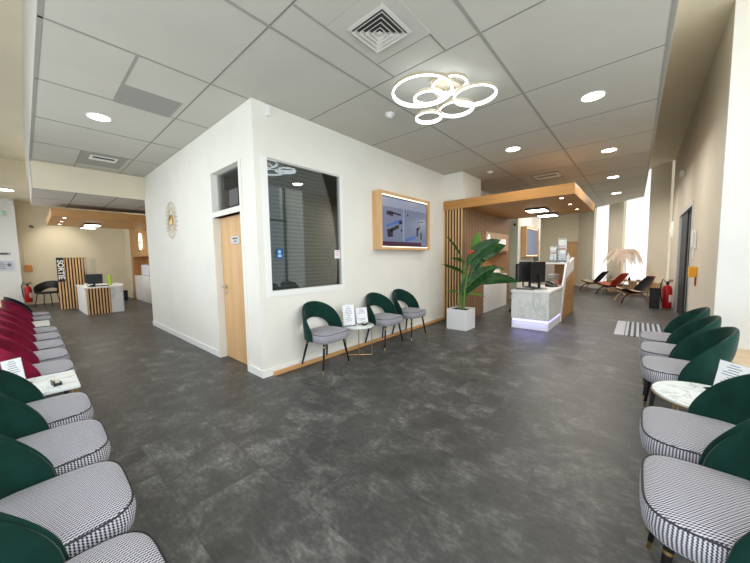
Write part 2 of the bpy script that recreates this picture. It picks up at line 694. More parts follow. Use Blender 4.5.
def strip_y(b, x, y0, y1, wd):
    b.box(x - wd / 2, x + wd / 2, y0, y1, ZC - 0.003, ZC + 0.001)


def strip_x(b, y, x0, x1, wd):
    b.box(x0, x1, y - wd / 2, y + wd / 2, ZC - 0.0025, ZC + 0.001)


strip_y(g, -2.26, 0.16, 6.24, 0.026)
strip_y(g, -2.26, 6.24, 13.4, 0.026)
strip_y(g, -1.06, 0.16, 14.2, 0.026)
g.prism([(0.17, 0.19), (0.085, 8.2), (0.025, 13.1), (-0.005, 13.1), (0.055, 8.2), (0.14, 0.22)], ZC - 0.003, ZC + 0.001)
g.prism([(0.14, 0.19), (0.14, 0.22), (-8.2, 0.168), (-8.2, 0.138)], ZC - 0.003, ZC + 0.001)
for yy in (1.37, 2.57, 3.81, 5.03, 6.23, 7.43, 8.63, 9.83, 11.03, 12.23):
    strip_x(gl, yy, -3.36 if yy > 1.5 else -8.2, 0.15 - 0.0105 * yy, 0.011)
strip_y(g, -1.945, 1.38, 2.56, 0.018)
strip_y(gl, -1.37, 1.68, 2.56, 0.011)
strip_x(gl, 1.68, -1.94, -1.37, 0.011)
strip_x(gl, 2.30, -1.94, -1.37, 0.011)
strip_x(g, 0.765, -4.56, -3.43, 0.024)
strip_x(gl, 0.70, -8.18, -6.9, 0.012)
for xx in (-3.42, -4.56, -5.73, -6.9, -8.05):
    strip_y(g if xx in (-3.42, -4.56) else gl, xx, 0.17, 1.77, 0.024 if xx in (-3.42, -4.56) else 0.014)
struct(g.build('trim_1', 'grid'))
struct(gl.build('trim_2', 'grid_line'))

# TV wall (interior partition) with its window opening
WY0, WY1, WZ0, WZ1 = 1.94, 3.09, 1.04, 2.635
b = MB()
b.box(XA - 0.12, XA, YB, WY0, 0, ZC).box(XA - 0.12, XA, WY1, 10.5, 0, ZC)
b.box(XA - 0.12, XA, WY0, WY1, 0, WZ0).box(XA - 0.12, XA, WY0, WY1, WZ1, ZC)
struct(b.build('wall_front', 'wall'))
# door wall with door + transom opening
DX0, DX1 = -4.64, -3.72
b = MB()
b.box(-8.25, DX0, YB, YB + 0.14, 0, ZC).box(DX1, XA - 0.12, YB, YB + 0.14, 0, ZC)
b.box(DX0, DX1, YB, YB + 0.14, 2.64, ZC)
b.box(DX0, DX1, YB, YB + 0.14, 2.03, 2.10)
struct(b.build('wall_inner', 'wall'))
# room behind: side and back walls
b = MB()
b.box(-8.25, -8.13, YB + 0.14, 6.0, 0, ZC).box(-8.25, XA - 0.12, 6.0, 6.1, 0, ZC)
struct(b.build('wall_office', 'wall'))
d = bpy.data.lights.new('office_fill_light', 'POINT')  # added fill lamp, so the room seen through the transom is not black
d.energy = 75
d.shadow_soft_size = 0.15
d.color = (1, 0.97, 0.92)
lo = bpy.data.objects.new('office_fill_light', d)
COL.objects.link(lo)
lo.location = (-5.8, 3.6, 2.9)

# baseboards
b = MB()
b.box(-8.25, DX0, YB - 0.015, YB, 0, 0.09).box(DX1, XA, YB - 0.015, YB, 0, 0.09)
struct(b.build('baseboard_inner', 'skirt'))
struct(B('baseboard_front', 'skirt', XA, XA + 0.015, YB - 0.015, 6.22, 0, 0.09))
o = B('wall_bumper_rail', 'rail', XA + 0.017, XA + 0.06, YB + 0.12, 6.2, 0.0, 0.05, bev=0.008)
tag(o, 'long low oak bumper rail on the floor along the wall under the television', 'rail')

# door_1 : frame, leaf, handle
d1 = struct(empty('door_1', (0, 0, 0)))
b = MB()
b.box(DX0 - 0.005, DX0 + 0.05, YB - 0.012, YB + 0.15, 0, 2.64)
b.box(DX1 - 0.03, DX1 + 0.035, YB - 0.012, YB + 0.15, 0, 2.66)
b.box(DX0 + 0.05, DX1 - 0.03, YB - 0.012, YB + 0.15, 2.03, 2.10)
b.box(DX0 - 0.005, DX1 - 0.03, YB - 0.012, YB + 0.15, 2.635, 2.66)
b.build('door_frame', 'wall', d1)
B('door_leaf', 'oak', DX0 + 0.055, DX1 - 0.032, YB + 0.09, YB + 0.135, 0.004, 2.028, d1)
b = MB()
b.lathe([(0.026, 0), (0.026, 0.012)], 16, mtx=Matrix.Translation((-4.50, YB + 0.09, 1.05)) @ Matrix.Rotation(PI / 2, 4, 'X'))
b.tube([(-4.50, YB + 0.085, 1.05), (-4.50, YB + 0.035, 1.05), (-4.49, YB + 0.03, 1.05), (-4.39, YB + 0.03, 1.05)], 0.009, 8)
b.box(-4.525, -4.475, YB + 0.082, YB + 0.09, 0.94, 0.99)
b.build('door_handle', 'steel', d1, smooth=True)
b = MB()
b.box(DX0 + 0.05, DX1 - 0.03, YB + 0.08, YB + 0.09, 2.10, 2.635)
b.build('transom_glass', 'glass', d1)
# door plaque
pl = empty('door_plaque', (-4.13, YB + 0.085, 1.70), label='small silver name plaque on the oak door beside the glass office', cat='sign')
MB().box(-0.13, 0.13, -0.004, 0.004, -0.055, 0.055, 0.002).build('plate', 'steel', pl)
b = MB()
b.box(-0.07, 0.075, -0.0055, -0.004, 0.012, 0.026).box(-0.02, 0.04, -0.0055, -0.004, -0.026, -0.012)
b.build('plate_lettering', 'ink_dark', pl)

# window_1 : white surround, glass, blind
w1 = struct(empty('window_1', (0, 0, 0)))
b = MB()
for (ya, yb, za, zb) in ((WY0 - 0.075, WY0, WZ0 - 0.075, WZ1 + 0.0), (WY1, WY1 + 0.05, WZ0 - 0.075, WZ1 + 0.0), (WY0, WY1, WZ0 - 0.075, WZ0)):
    b.box(XA - 0.06, XA + 0.008, ya, yb, za, zb)
b.box(XA - 0.06, XA - 0.03, WY0, WY1, WZ1 - 0.012, WZ1)
b.build('window_frame', 'skirt', w1)
B('window_pane', 'glass', XA - 0.03, XA - 0.022, WY0, WY1, WZ0, WZ1 - 0.012, w1)
B('window_blind', 'blind', XA - 0.11, XA - 0.07, WY0 - 0.0, WY1 + 0.0, WZ0, WZ1, w1)

# wall bay with tall wooden portal beyond the TV wall
b = MB()
b.box(XA, -2.93, 6.26, 7.26, 2.67, ZC)
struct(b.build('wall_column', 'wall'))

# cladded reception wall X=-2.92 with niche
b = MB()
NY0, NY1 = 7.46, 9.2
b.box(XA + 0.002, -2.92, 6.30, NY0, 0, 2.47).box(XA + 0.002, -2.92, NY1, 9.45, 0, 2.47)
b.box(XA + 0.002, -2.92, NY0, NY1, 1.52, 2.47)
struct(b.build('wall_reception', 'fluted'))
struct(B('trim_3', 'panel_oak', XA + 0.002, XA + 0.03, NY0, NY1, 0, 1.52))
# slat screen facing the hall
ss = empty('slat_screen', (-3.145, 6.27, 0), label='tall oak slatted screen beside the plant, next to the television wall', cat='screen')
MB().box(-0.222, 0.222, -0.005, 0.027, 0, 2.468).build('backing', 'gap', ss)
b = MB()
for k in range(7):
    x = -0.205 + k * 0.0683
    b.box(x - 0.0145, x + 0.0145, -0.032, -0.005, 0, 2.468)
b.build('slats', 'oak', ss)

# reception canopy right
cn = empty('reception_canopy', (-2.12, 7.7, 2.47), label='thick oak canopy over the white marble reception desk', cat='canopy')
MB().box(-1.25, 1.24, -1.47, 1.45, 0.0, 0.19, 0.004).build('canopy_box', 'oak_x', cn)

# white wall beyond, far wall, far closure
struct(B('wall_white', 'wall', XA, -3.0, 10.5, 13.4, 0, ZC))
d3 = struct(empty('door_3'))
B('door_panel', 'green_door', XA + 0.01, -3.002, 10.46, 10.498, 0, 2.6, d3)
b = MB()
b.box(-3.12, -3.06, 10.44, 10.46, 2.40, 2.47)
b.build('door_sensor', 'black', d3)  # small black sensor box at the head of the panel
struct(B('wall_passage', 'wall', -4.6, XA - 0.12, 13.28, 13.4, 0, ZC))
struct(B('wall_passage_side', 'wall', -4.7, -4.6, 13.28, 17.0, 0, ZC))
b = MB()
b.box(-4.6, -2.74, 16.8, 16.95, 0, ZH).box(-2.08, -1.85, 16.8, 16.95, 0, ZH).box(-2.74, -2.08, 16.8, 16.95, 2.05, ZH)
struct(b.build('wall_far', 'cream'))
d2 = struct(empty('door_2'))
B('door_leaf', 'oak', -2.70, -2.12, 16.83, 16.87, 0.0, 2.01, d2)
b = MB()
b.box(-2.74, -2.70, 16.78, 16.9, 0, 2.05).box(-2.12, -2.08, 16.78, 16.9, 0, 2.05).box(-2.70, -2.12, 16.78, 16.9, 2.01, 2.05)
b.build('door_frame', 'oak', d2)

# window in the white wall beside second TV
w4 = struct(empty('window_2'))
b = MB()
b.box(-3.0, -2.985, 12.3, 12.36, 1.12, 2.02).box(-3.0, -2.985, 13.2, 13.26, 1.12, 2.02).box(-3.0, -2.985, 12.36, 13.2, 1.12, 1.17)
b.build('window_frame', 'skirt', w4)
B('window_pane', 'blind', -3.0, -2.99, 12.36, 13.2, 1.17, 2.0, w4)

# slanted facade with tall windows
P0 = Vector((-2.02, 16.6, 0))
FD = Vector((0.611, -0.792, 0)).normalized()
FN = Vector((0.792, 0.611, 0)).normalized()      # outward
FM = frame_mtx(P0, FD, FN)                       # local x along facade, y outward, z = FD x FN (down?) fixed below
FM = Matrix(((FD.x, FN.x, 0, P0.x), (FD.y, FN.y, 0, P0.y), (0, 0, 1, 0), (0, 0, 0, 1)))
b = MB()
wins = [(0.82, 1.70), (2.46, 3.60), (4.36, 4.62)]
edges = [-0.4, 0.82, 1.70, 2.46, 3.60, 4.36, 4.62, 4.95]
for k in range(0, 8, 2):
    b.box(edges[k], edges[k + 1], 0, 0.22, 0, ZH, mtx=FM)
for a, c in wins:
    b.box(a, c, 0, 0.22, 0, 0.30, mtx=FM)
struct(b.build('wall_facade', 'beige'))
for i, (a, c) in enumerate(wins):
    wn = struct(empty('window_%d' % (i + 3)))
    b = MB()
    n = max(2, int((c - a) / 0.02))
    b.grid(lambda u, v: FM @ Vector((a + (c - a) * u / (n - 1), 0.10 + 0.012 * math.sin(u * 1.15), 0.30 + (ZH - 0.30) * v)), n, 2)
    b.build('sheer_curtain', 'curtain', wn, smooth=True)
    b = MB()
    b.box(a, a + 0.05, 0.15, 0.21, 0.30, ZH, mtx=FM).box(c - 0.05, c, 0.15, 0.21, 0.30, ZH, mtx=FM)
    b.build('window_frame', 'grey_metal', wn)
    b = MB()
    b.box(a + 0.05, c - 0.05, 0.17, 0.18, 0.30, ZH, mtx=FM)
    b.build('window_pane', 'glass', wn)
b = MB()
b.box(-0.3, 4.62, -0.012, 0.0, 0, 0.08, mtx=FM)
struct(b.build('baseboard_facade', 'skirt'))

# lift wall, X = 0.70
LX = 0.70
LY0, LY1, LZ = 8.0, 10.55, 2.37
b = MB()
b.box(LX, LX + 0.30, 5.45, LY0, 0, ZH).box(LX, LX + 0.30, LY1, 13.05, 0, ZH).box(LX, LX + 0.30, LY0, LY1, LZ, ZH)
struct(b.build('wall_right', 'beige'))
struct(B('wall_bay', 'bay', LX, 1.9, 5.40, 5.45, 0, ZH))  # end of the beige wall, its window brightness put into a paler colour
struct(B('baseboard_right', 'skirt', LX - 0.012, LX, 5.41, LY0, 0, 0.08))
ld = struct(empty('door_4'))
b = MB()
b.box(LX - 0.012, LX + 0.12, LY0, LY0 + 0.07, 0, LZ).box(LX - 0.012, LX + 0.12, LY1 - 0.16, LY1, 0, LZ).box(LX - 0.012, LX + 0.12, LY0 + 0.07, LY1 - 0.16, LZ - 0.07, LZ)
b.build('door_frame', 'steel', ld)
b = MB()
b.box(LX + 0.07, LX + 0.10, LY0 + 0.07, 9.26, 0, LZ - 0.07).box(LX + 0.03, LX + 0.06, 9.24, LY1 - 0.16, 0, LZ - 0.07)
b.build('door_leaf', 'lift_dark', ld)

# bay behind the right chairs and window wall behind the left chairs
struct(B('trim_4', 'parquet', 0.76, 1.62, -0.95, 5.40, 0, 0.30))
wr = struct(empty('window_6'))
b = MB()
for k in range(6):
    y = -0.9 + k * 1.25
    b.box(1.58, 1.64, y - 0.03, y + 0.03, 0.30, ZH)
b.box(1.58, 1.64, -0.95, 5.40, 0.30, 0.36).box(1.58, 1.64, -0.95, 5.40, 2.6, 2.66)
b.build('window_frame', 'grey_metal', wr)
struct(B('trim_5', 'parquet', -15.4, 0.76, -0.98, -0.55, 0, 0.30))
wl = struct(empty('window_7'))
b = MB()
for k in range(13):
    x = -15.2 + k * 1.33
    b.box(x - 0.03, x + 0.03, -0.98, -0.92, 0.30, ZH)
b.box(-15.4, 1.6, -0.98, -0.92, 0.30, 0.36).box(-15.4, 1.6, -0.98, -0.92, 2.6, 2.66)
b.build('window_frame', 'grey_metal', wl)

# left end of the hall: lower ceilings, column, back wall
struct(B('ceiling_lower', 'ceil', -10.55, -8.2, 0.135, 2.65, 2.77, ZH - 0.004))
struct(B('trim_6', 'cream', -8.2, -8.185, 0.15, YB, 2.772, ZC))
b = MB()
for yy in (0.71, 1.32, 1.93):
    b.box(-10.55, -8.2, yy - 0.008, yy + 0.008, 2.767, 2.771)
for xx in (-9.35,):
    b.box(xx - 0.006, xx + 0.006, 0.15, 2.64, 2.767, 2.771)
struct(b.build('trim_7', 'grid_line'))
b = MB()
b.box(-16.0, -12.8, -1.2, 3.1, 3.54, ZH - 0.004).box(-12.8, -10.55, 0.135, 3.1, 3.54, ZH - 0.004)
struct(b.build('ceiling_back', 'cream'))
struct(B('wall_back', 'cream', -16.2, -16.0, -1.3, 3.2, 0, ZH))
struct(B('wall_left', 'bay', -16.0, -15.4, -1.2, -0.17, 0, 3.54))
b = MB()
b.box(-16.0, -14.9, 2.65, 2.8, 0, 3.54).box(-14.9, -8.25, 2.65, 3.1, 2.766, 3.54)
struct(b.build('wall_return', 'cream'))
b = MB()
b.box(-14.9, -14.55, 2.65, 3.1, 0, 2.766).box(-14.55, -8.25, 2.65, 3.1, 1.62, 2.766).box(-14.55, -8.25, 3.06, 3.1, 0, 1.62)
struct(b.build('wall_panelled', 'panel_oak'))
cl = empty('reception_canopy', (-11.08, 1.53, 2.47), label='thick oak canopy over the far left exit desk', cat='canopy')
MB().box(-1.25, 1.23, -1.12, 1.11, 0.0, 0.18, 0.004).build('canopy_box', 'oak_y', cl)

# ------------------------------------------------------------------ ceiling fittings
def downlight(x, y, z, label, r=0.11, watts=45):
    e = empty('downlight', (x, y, z), label=label, cat='ceiling light', group='round recessed downlights')
    MB().lathe([(r + 0.014, 0.0), (r + 0.014, -0.006), (r, -0.008), (r, 0.0)], 32, cap=False).build('trim_ring', 'white_plastic', e, smooth=True)
    MB().lathe([(r, -0.004), (r * 0.5, -0.0055), (0.001, -0.006)], 32, cap=True).build('diffuser', 'lamp_white', e, smooth=True)
    d_ = bpy.data.lights.new('downlight_beam', 'AREA')
    d_.shape = 'DISK'
    d_.size = 0.2
    d_.energy = watts
    d_.color = (1.0, 0.955, 0.88)
    l_ = bpy.data.objects.new('downlight_beam', d_)
    COL.objects.link(l_)
    l_.location = (x, y, z - 0.012)
    return e


downlight(-5.195, 0.714, ZC, 'round recessed downlight in the ceiling left of the office corner', 0.11, 3)
downlight(-0.48, 4.43, ZC, 'nearest large round downlight right of the ring chandelier', 0.11, 22)
downlight(-1.71, 5.60, ZC, 'round downlight between the ring chandelier and the oak canopy', 0.11, 20)
downlight(-0.48, 6.85, ZC, 'round downlight right of the canopy, second from the chandelier along the right edge')
downlight(-0.55, 9.26, ZC, 'round downlight right of the canopy, third along the right ceiling edge')
downlight(-0.60, 11.70, ZC, 'farthest round downlight in front of the tall lit windows')
downlight(-13.7, -0.32, 3.54, 'round downlight in the low grey ceiling above the poster wall, far left', 0.2, 5)

downlight(-2.0, 11.4, ZC, 'unseen round downlight added behind the oak canopy to light the far walls, nearer the far door', 0.11, 60)  # this unseen pair is added to brighten the far walls
downlight(-2.1, 13.9, ZC, 'unseen round downlight added behind the oak canopy to light the far walls, closest to the far door', 0.11, 60)

# square four-way air diffuser
e = empty('air_diffuser', (-1.645, 1.985, ZC), label='square white four-way air diffuser with nested louvres in the ceiling', cat='air vent')
b = MB()
b.box(-0.29, 0.29, -0.31, 0.31, -0.004, 0.0)
b.build('mounting_plate', 'ceil', e)


def sq_ring(b, h0, z0, h1, z1, t=0.004):
    for sgn, ax in ((1, 0), (-1, 0), (1, 1), (-1, 1)):
        q = [(-h0, h0, z0), (h0, h0, z0), (h1, h1, z1), (-h1, h1, z1)]
        out = []
        for (u, v, z) in q:
            p = (u, v * sgn) if ax == 0 else (v * sgn, u)
            out.append((p[0], p[1], z))
        lo_ = [b.bm.verts.new(p) for p in out]
        hi_ = [b.bm.verts.new((p[0], p[1], p[2] + t)) for p in out]
        b.bm.faces.new(lo_)
        b.bm.faces.new(hi_[::-1])
        for i in range(4):
            b.bm.faces.new((lo_[i], lo_[(i + 1) % 4], hi_[(i + 1) % 4], hi_[i]))


b = MB()
b.box(-0.17, 0.17, -0.17, 0.17, -0.0075, -0.0045)
b.build('duct_shade', 'duct_grey', e)  # flat grey sheet, the shade inside the duct is put into its colour
b = MB()
sq_ring(b, 0.188, -0.010, 0.160, -0.016)
for h in (0.157, 0.121, 0.085, 0.049):
    sq_ring(b, h, -0.034, h - 0.026, -0.012)
b.box(-0.02, 0.02, -0.02, 0.02, -0.034, -0.028)
b.build('louvres', 'vent_white', e)


def slot_vent(x, y, sx, sy, label, px, py, psx, psy):
    e = empty('slot_vent', (x, y, ZC), label=label, cat='air vent')
    MB().box(px - psx / 2, px + psx / 2, py - psy / 2, py + psy / 2, -0.004, -0.001).build('plate', 'grid', e)
    MB().box(-sx / 2, sx / 2, -sy / 2, sy / 2, -0.009, -0.004).build('vent_frame', 'white_plastic', e)
    b = MB()
    n = 9
    for k in range(n):
        xx = -sx * 0.36 + sx * 0.72 * k / (n - 1)
        b.box(xx - 0.014, xx + 0.014, -sy * 0.33, sy * 0.02, -0.0105, -0.009)
    b.build('slot_shade_strips', 'dark', e)  # raised dark strips, colour stands in for the shade inside the slots
    return e


slot_vent(-1.68, 8.04, 0.50, 0.44, 'small square slotted air vent above the oak reception canopy', -0.02, 0, 0.58, 0.78)
v = slot_vent(-7.2, 1.0, 0.36, 0.30, 'slotted air vent in the ceiling far left, before the lower ceiling', 0.0, 0.16, 0.60, 0.87)
v.rotation_euler = (0, 0, PI / 2)
e = empty('return_grille', (-4.32, 1.04, ZC), label='plain grey rectangular return air grille beside the left round downlight', cat='air vent')
MB().box(-0.26, 0.25, -0.27, 0.27, -0.005, -0.001).build('grille_frame', 'grid', e)
MB().box(-0.24, 0.23, -0.25, 0.25, -0.007, -0.005).build('grille_face', mat('grey_perforated', s2l((150, 150, 144)), 0.7), e)


def smoke(x, y, label):
    e = empty('smoke_detector', (x, y, ZC), label=label, cat='smoke detector', group='smoke detectors')
    MB().lathe([(0.062, 0), (0.062, -0.014), (0.05, -0.02)], 24).build('base', 'white_plastic', e, smooth=True)
    MB().lathe([(0.042, -0.02), (0.042, -0.032), (0.028, -0.042), (0.002, -0.045)], 24).build('sensor_head', 'white_plastic', e, smooth=True)


smoke(-2.467, 3.163, 'white smoke detector on the ceiling beside the ring chandelier')
smoke(-2.508, 6.70, 'white smoke detector on the ceiling above the oak canopy end')

e = empty('corner_sensor', (XA, 1.97, 3.18), label='small white sensor high on the wall near the office corner', cat='sensor')
MB().box(0.0, 0.045, -0.028, 0.028, -0.075, 0.05, 0.008).build('sensor_body', 'white_plastic', e)

# ring chandelier
ch = empty('ring_chandelier', (-1.66, 3.06, ZC), label='glowing gold chandelier of six overlapping rings on the ceiling', cat='chandelier')
MB().box(-0.07, 0.11, -0.20, 0.22, -0.035, -0.002, 0.006, mtx=Matrix.Translation((0.05, -0.02, 0)) @ Matrix.Rotation(-0.2, 4, 'Z')).build('ceiling_plate', 'gold', ch)


def ring_xyz(u, v, z):
    """place of a ring centre: the point on height z seen at the measured direction"""
    dirv = RX * ((u - 375) / 302.446) - UP * ((v - 281.5) / 302.446) - BK
    k = (z - 1.42) / dirv.z
    return Vector((dirv.x * k, dirv.y * k, z))


rings = [((-1.741, 2.770, 3.10), 0.30), ((-1.700, 2.823, 3.045), 0.145), ((-1.520, 2.935, 3.15), 0.17),
         ((-1.372, 3.210, 3.10), 0.212), ((-1.648, 3.345, 3.10), 0.19), ((-1.920, 3.195, 3.04), 0.148)]
for (c, r) in rings:
    cc = Vector(c) - ch.location
    bz, tz = cc.z, cc.z + 0.032
    a = MB().lathe([(r + 0.011, bz + 0.004), (r + 0.011, tz), (r - 0.002, tz), (r - 0.002, bz + 0.012), (r + 0.011, bz + 0.004)], 64, (cc.x, cc.y, 0), cap=False).build('ring', 'gold', ch, smooth=True)
    MB().lathe([(r - 0.003, tz + 0.002), (r - 0.009, tz + 0.002), (r - 0.009, bz - 0.003), (r + 0.007, bz - 0.003), (r + 0.007, bz + 0.003), (r - 0.003, bz + 0.003), (r - 0.003, tz + 0.002)], 64, (cc.x, cc.y, 0), cap=False).build('light_strip', 'ring_glow', a, smooth=True)
    # arm from the plate to the ring
    dx = Vector((-cc.x, -cc.y, 0))
    L = max(dx.length, 1e-3)
    q = Vector((cc.x, cc.y, 0)) + dx / L * (r + 0.004 if L > r else -(r - 0.0) * 0 + r)
    p = Vector((0.35 * cc.x, 0.35 * cc.y, 0))
    b = MB()
    b.tube([(p.x, p.y, -0.03), (p.x, p.y, tz - 0.01), (q.x, q.y, tz - 0.01)], 0.006, 8)
    b.build('arm', 'gold', ch, smooth=True)

# canopy lights
def panel_light(x, y, z, sx, sy, label, grp):
    e = empty('panel_light', (x, y, z), label=label, cat='ceiling light', group=grp)
    MB().box(-sx / 2, sx / 2, -sy / 2, sy / 2, -0.045, -0.001, 0.012).build('housing', 'black', e)
    MB().box(-sx / 2 + 0.012, sx / 2 - 0.012, -sy / 2 + 0.012, sy / 2 - 0.012, -0.052, -0.0455, 0.002).build('diffuser', 'panel_light', e)
    d_ = bpy.data.lights.new('panel_beam', 'AREA')
    d_.shape = 'RECTANGLE'
    d_.size, d_.size_y = sx - 0.04, sy - 0.04
    d_.energy = 14
    d_.color = (1.0, 0.94, 0.84)
    l_ = bpy.data.objects.new('panel_beam', d_)
    COL.objects.link(l_)
    l_.location = (x, y, z - 0.056)


def spot_light(x, y, z, label, grp):
    e = empty('spot_light', (x, y, z), label=label, cat='ceiling light', group=grp)
    MB().lathe([(0.042, -0.001), (0.042, -0.008), (0.034, -0.008)], 20, cap=False).build('trim_ring', 'steel', e, smooth=True)
    MB().lathe([(0.034, -0.006), (0.001, -0.007)], 20).build('bulb', 'lamp_white', e)


panel_light(-1.78, 7.60, 2.47, 0.40, 0.44, 'nearer square panel light under the right oak canopy', 'panel lights under the canopies')
panel_light(-1.80, 8.75, 2.47, 0.40, 0.44, 'farther square panel light under the right oak canopy', 'panel lights under the canopies')
panel_light(-11.16, 1.21, 2.47, 0.44, 0.32, 'nearer panel light under the left oak canopy', 'panel lights under the canopies')
panel_light(-12.05, 1.22, 2.47, 0.30, 0.32, 'farther panel light under the left oak canopy', 'panel lights under the canopies')
for k, y in enumerate((6.52, 7.42, 8.34)):
    spot_light(-1.125, y, 2.47, '%s small spot along the right edge under the right oak canopy' % ('nearest', 'middle', 'farthest')[k], 'small canopy spots')
for k, x in enumerate((-10.02, -10.93, -11.74)):
    spot_light(x, 0.625, 2.47, '%s small spot along the outer edge under the left oak canopy' % ('nearest', 'middle', 'farthest')[k], 'small canopy spots')
d = bpy.data.lights.new('back_wall_spot_beam', 'SPOT')  # bare warm spot beyond the left canopy, aimed at the back wall, no fixture
d.energy = 70
d.spot_size = 1.5
d.spot_blend = 0.8
d.color = (1, 0.9, 0.72)
lo = bpy.data.objects.new('back_wall_spot_beam', d)
COL.objects.link(lo)
lo.location = (-14.9, 0.75, 2.9)
lo.rotation_euler = Vector((-1, 0.05, -0.9)).to_track_quat('-Z', 'Y').to_euler()

# ------------------------------------------------------------------ waiting chairs
def build_chair(vel, name_label):
    root = empty('waiting_chair', label=name_label, cat='chair')
    a, yf, yr = 0.25, 0.255, -0.225                # seat half width, front, rear

    def plan(th, k=1.0, inset=0.0):
        n = 4.2
        c, s_ = math.cos(th), math.sin(th)
        x = (a - inset) * math.copysign(abs(c) ** (2 / n), c)
        hy = (yf - yr) / 2 - inset
        y = (yf + yr) / 2 + hy * math.copysign(abs(s_) ** (2 / n), s_)
        if y < 0:                                   # rounder at the rear
            x *= 1 - 0.18 * (y / yr) ** 2
        return x, y
    N = 56
    prof = [(0.06, 0.372), (0.014, 0.376), (0.002, 0.392), (-0.004, 0.43), (0.0, 0.474), (0.010, 0.486), (0.05, 0.496), (0.12, 0.501), (0.2, 0.503)]
    b = MB()
    b.grid(lambda i, j: Vector((*plan(2 * PI * i / N, inset=prof[j][0]), prof[j][1])), N, len(prof), wrap_u=True)
    top = [Vector((*plan(2 * PI * i / N, inset=0.2), 0.503)) for i in range(N)]
    b.bm.faces.new([b.bm.verts.new(p) for p in top])
    bot = [Vector((*plan(2 * PI * i / N, inset=0.06), 0.372)) for i in range(N)]
    b.bm.faces.new([b.bm.verts.new(p) for p in bot][::-1])
    bmesh.ops.remove_doubles(b.bm, verts=b.bm.verts[:], dist=1e-5)
    seat = b.build('seat', 'fabric', root, smooth=True)
    b = MB()
    b.tube([Vector((*plan(2 * PI * i / N, inset=0.003), 0.481)) for i in range(N)], 0.0038, 6, closed=True)
    b.build('piping', 'black', seat, smooth=True)
    # backrest: horseshoe shell wrapped round the seat
    T = math.radians(104)
    NT_, NC = 65, 20

    def shell(i, j):
        th = -T + 2 * T * i / (NT_ - 1)
        u = abs(th) / T
        ang = 2 * PI * j / NC
        zt = 0.455 + 0.395 * (math.cos(u * PI / 2) ** 0.6 if u < 1 else 0)
        zb = 0.388 + 0.245 * math.sqrt(max(0.0, 1 - (u / 0.52) ** 2)) ** 0.9
        if zt < zb + 0.055:
            zt = zb + 0.055
        zc, hh = (zt + zb) / 2, (zt - zb) / 2
        ca, sa = math.cos(ang), math.sin(ang)
        n = 2.6
        dz = hh * math.copysign(abs(sa) ** (2 / n), sa)
        dr = 0.017 * math.copysign(abs(ca) ** (2 / n), ca)
        z = zc + dz
        lean = 0.16 * max(0, z - 0.46) * (0.35 + 0.65 * math.cos(min(u, 1) * PI / 2))
        rx, ry = 0.268 + lean * 0.42 + dr, 0.235 + lean * 0.55 + dr
        x = rx * math.sin(th)
        y = -ry * math.cos(th) - 0.005
        return Vector((x, y, z))
    b = MB()
    b.grid(shell, NT_, NC, wrap_v=True, cap=True)
    b.build('backrest', vel, root, smooth=True)
    for sx in (-1, 1):
        for (ty, fy, tx, fx) in ((0.17, 0.21, 0.165, 0.235), (-0.15, -0.235, 0.165, 0.222)):
            p0, p1 = Vector((sx * tx, ty, 0.376)), Vector((sx * fx, fy, 0.0))
            q = p0.lerp(p1, 0.875)
            leg = MB().tube([p0, q], 0.0165, 10, r2=0.0115).build('leg', 'black_metal', root, smooth=True)
            MB().tube([q, p1], 0.0118, 10, r2=0.0085).build('brass_tip', 'brass', leg, smooth=True)
            r0, r1 = p0.lerp(p1, 0.12), p0.lerp(p1, 0.15)
            MB().tube([r0, r1], 0.0172, 10).build('brass_ring', 'brass', leg, smooth=True)
    return root


green = build_chair('green_velvet', 'x')
red = build_chair('red_velvet', 'x')
navy = build_chair('navy_velvet', 'x')
used = set()


def put(proto, x, y, rz, label, group):
    o = proto if proto.name not in used else copy_tree(proto)
    used.add(proto.name)
    o.location = (x, y, 0)
    o.rotation_euler = (0, 0, rz)
    tag(o, label, 'chair', group)
    return o


GW = 'green chairs along the television wall'
put(green, -3.095, 2.520, -PI / 2 + 0.03, 'green velvet chair under the office window, left of the small round table', GW)
put(green, -3.095, 3.745, -PI / 2 - 0.02, 'green velvet chair just right of the small round table, under the wall', GW)
put(green, -3.10, 4.460, -PI / 2, 'green velvet chair below the television, nearest the potted plant', GW)
GR = 'green chairs in the row at the right'
put(green, 0.295, 1.65, PI / 2, 'nearest green chair in the right row, cut by the lower right corner', GR)
put(green, 0.295, 2.25, PI / 2, 'second green chair of the right row, just before the oval marble table', GR)
put(green, 0.30, 3.49, PI / 2 + 0.03, 'green chair of the right row just behind the oval marble table', GR)
put(green, 0.29, 4.08, PI / 2 - 0.02, 'middle of the three green chairs beyond the marble table, right row', GR)
put(green, 0.29, 4.66, PI / 2, 'farthest green chair of the right row, next to the striped mat', GR)
GL = 'green chairs in the row at the left'
put(green, -1.08, -0.03, 0.02, 'nearest green chair of the left row, cut by the bottom edge', GL)
put(green, -1.655, -0.03, 0.0, 'second nearest green chair of the left row, wide striped seat', GL)
put(green, -2.24, -0.03, 0.0, 'third green chair of the left row counted from the bottom', GL)
put(green, -2.83, -0.035, 0.0, 'farthest green chair of the left row, before the rectangular marble table', GL)
RL = 'burgundy chairs in the row at the left'
put(red, -3.985, -0.035, 0.0, 'nearest burgundy chair, just behind the rectangular marble table at left', RL)
put(red, -4.585, -0.035, 0.0, 'second burgundy chair from the rectangular marble table in the left row', RL)
put(red, -5.16, -0.035, 0.0, 'third burgundy chair from the rectangular marble table in the left row', RL)
put(red, -5.75, -0.035, 0.0, 'fourth burgundy chair from the rectangular marble table in the left row', RL)
put(red, -6.34, -0.035, 0.0, 'fifth burgundy chair, just before the farther small white table', RL)
put(red, -7.75, -0.045, 0.0, 'burgundy chair beyond the farther small white table in the left row', RL)
put(navy, -8.45, -0.045, 0.0, 'dark navy chair at the far end of the left row', None)

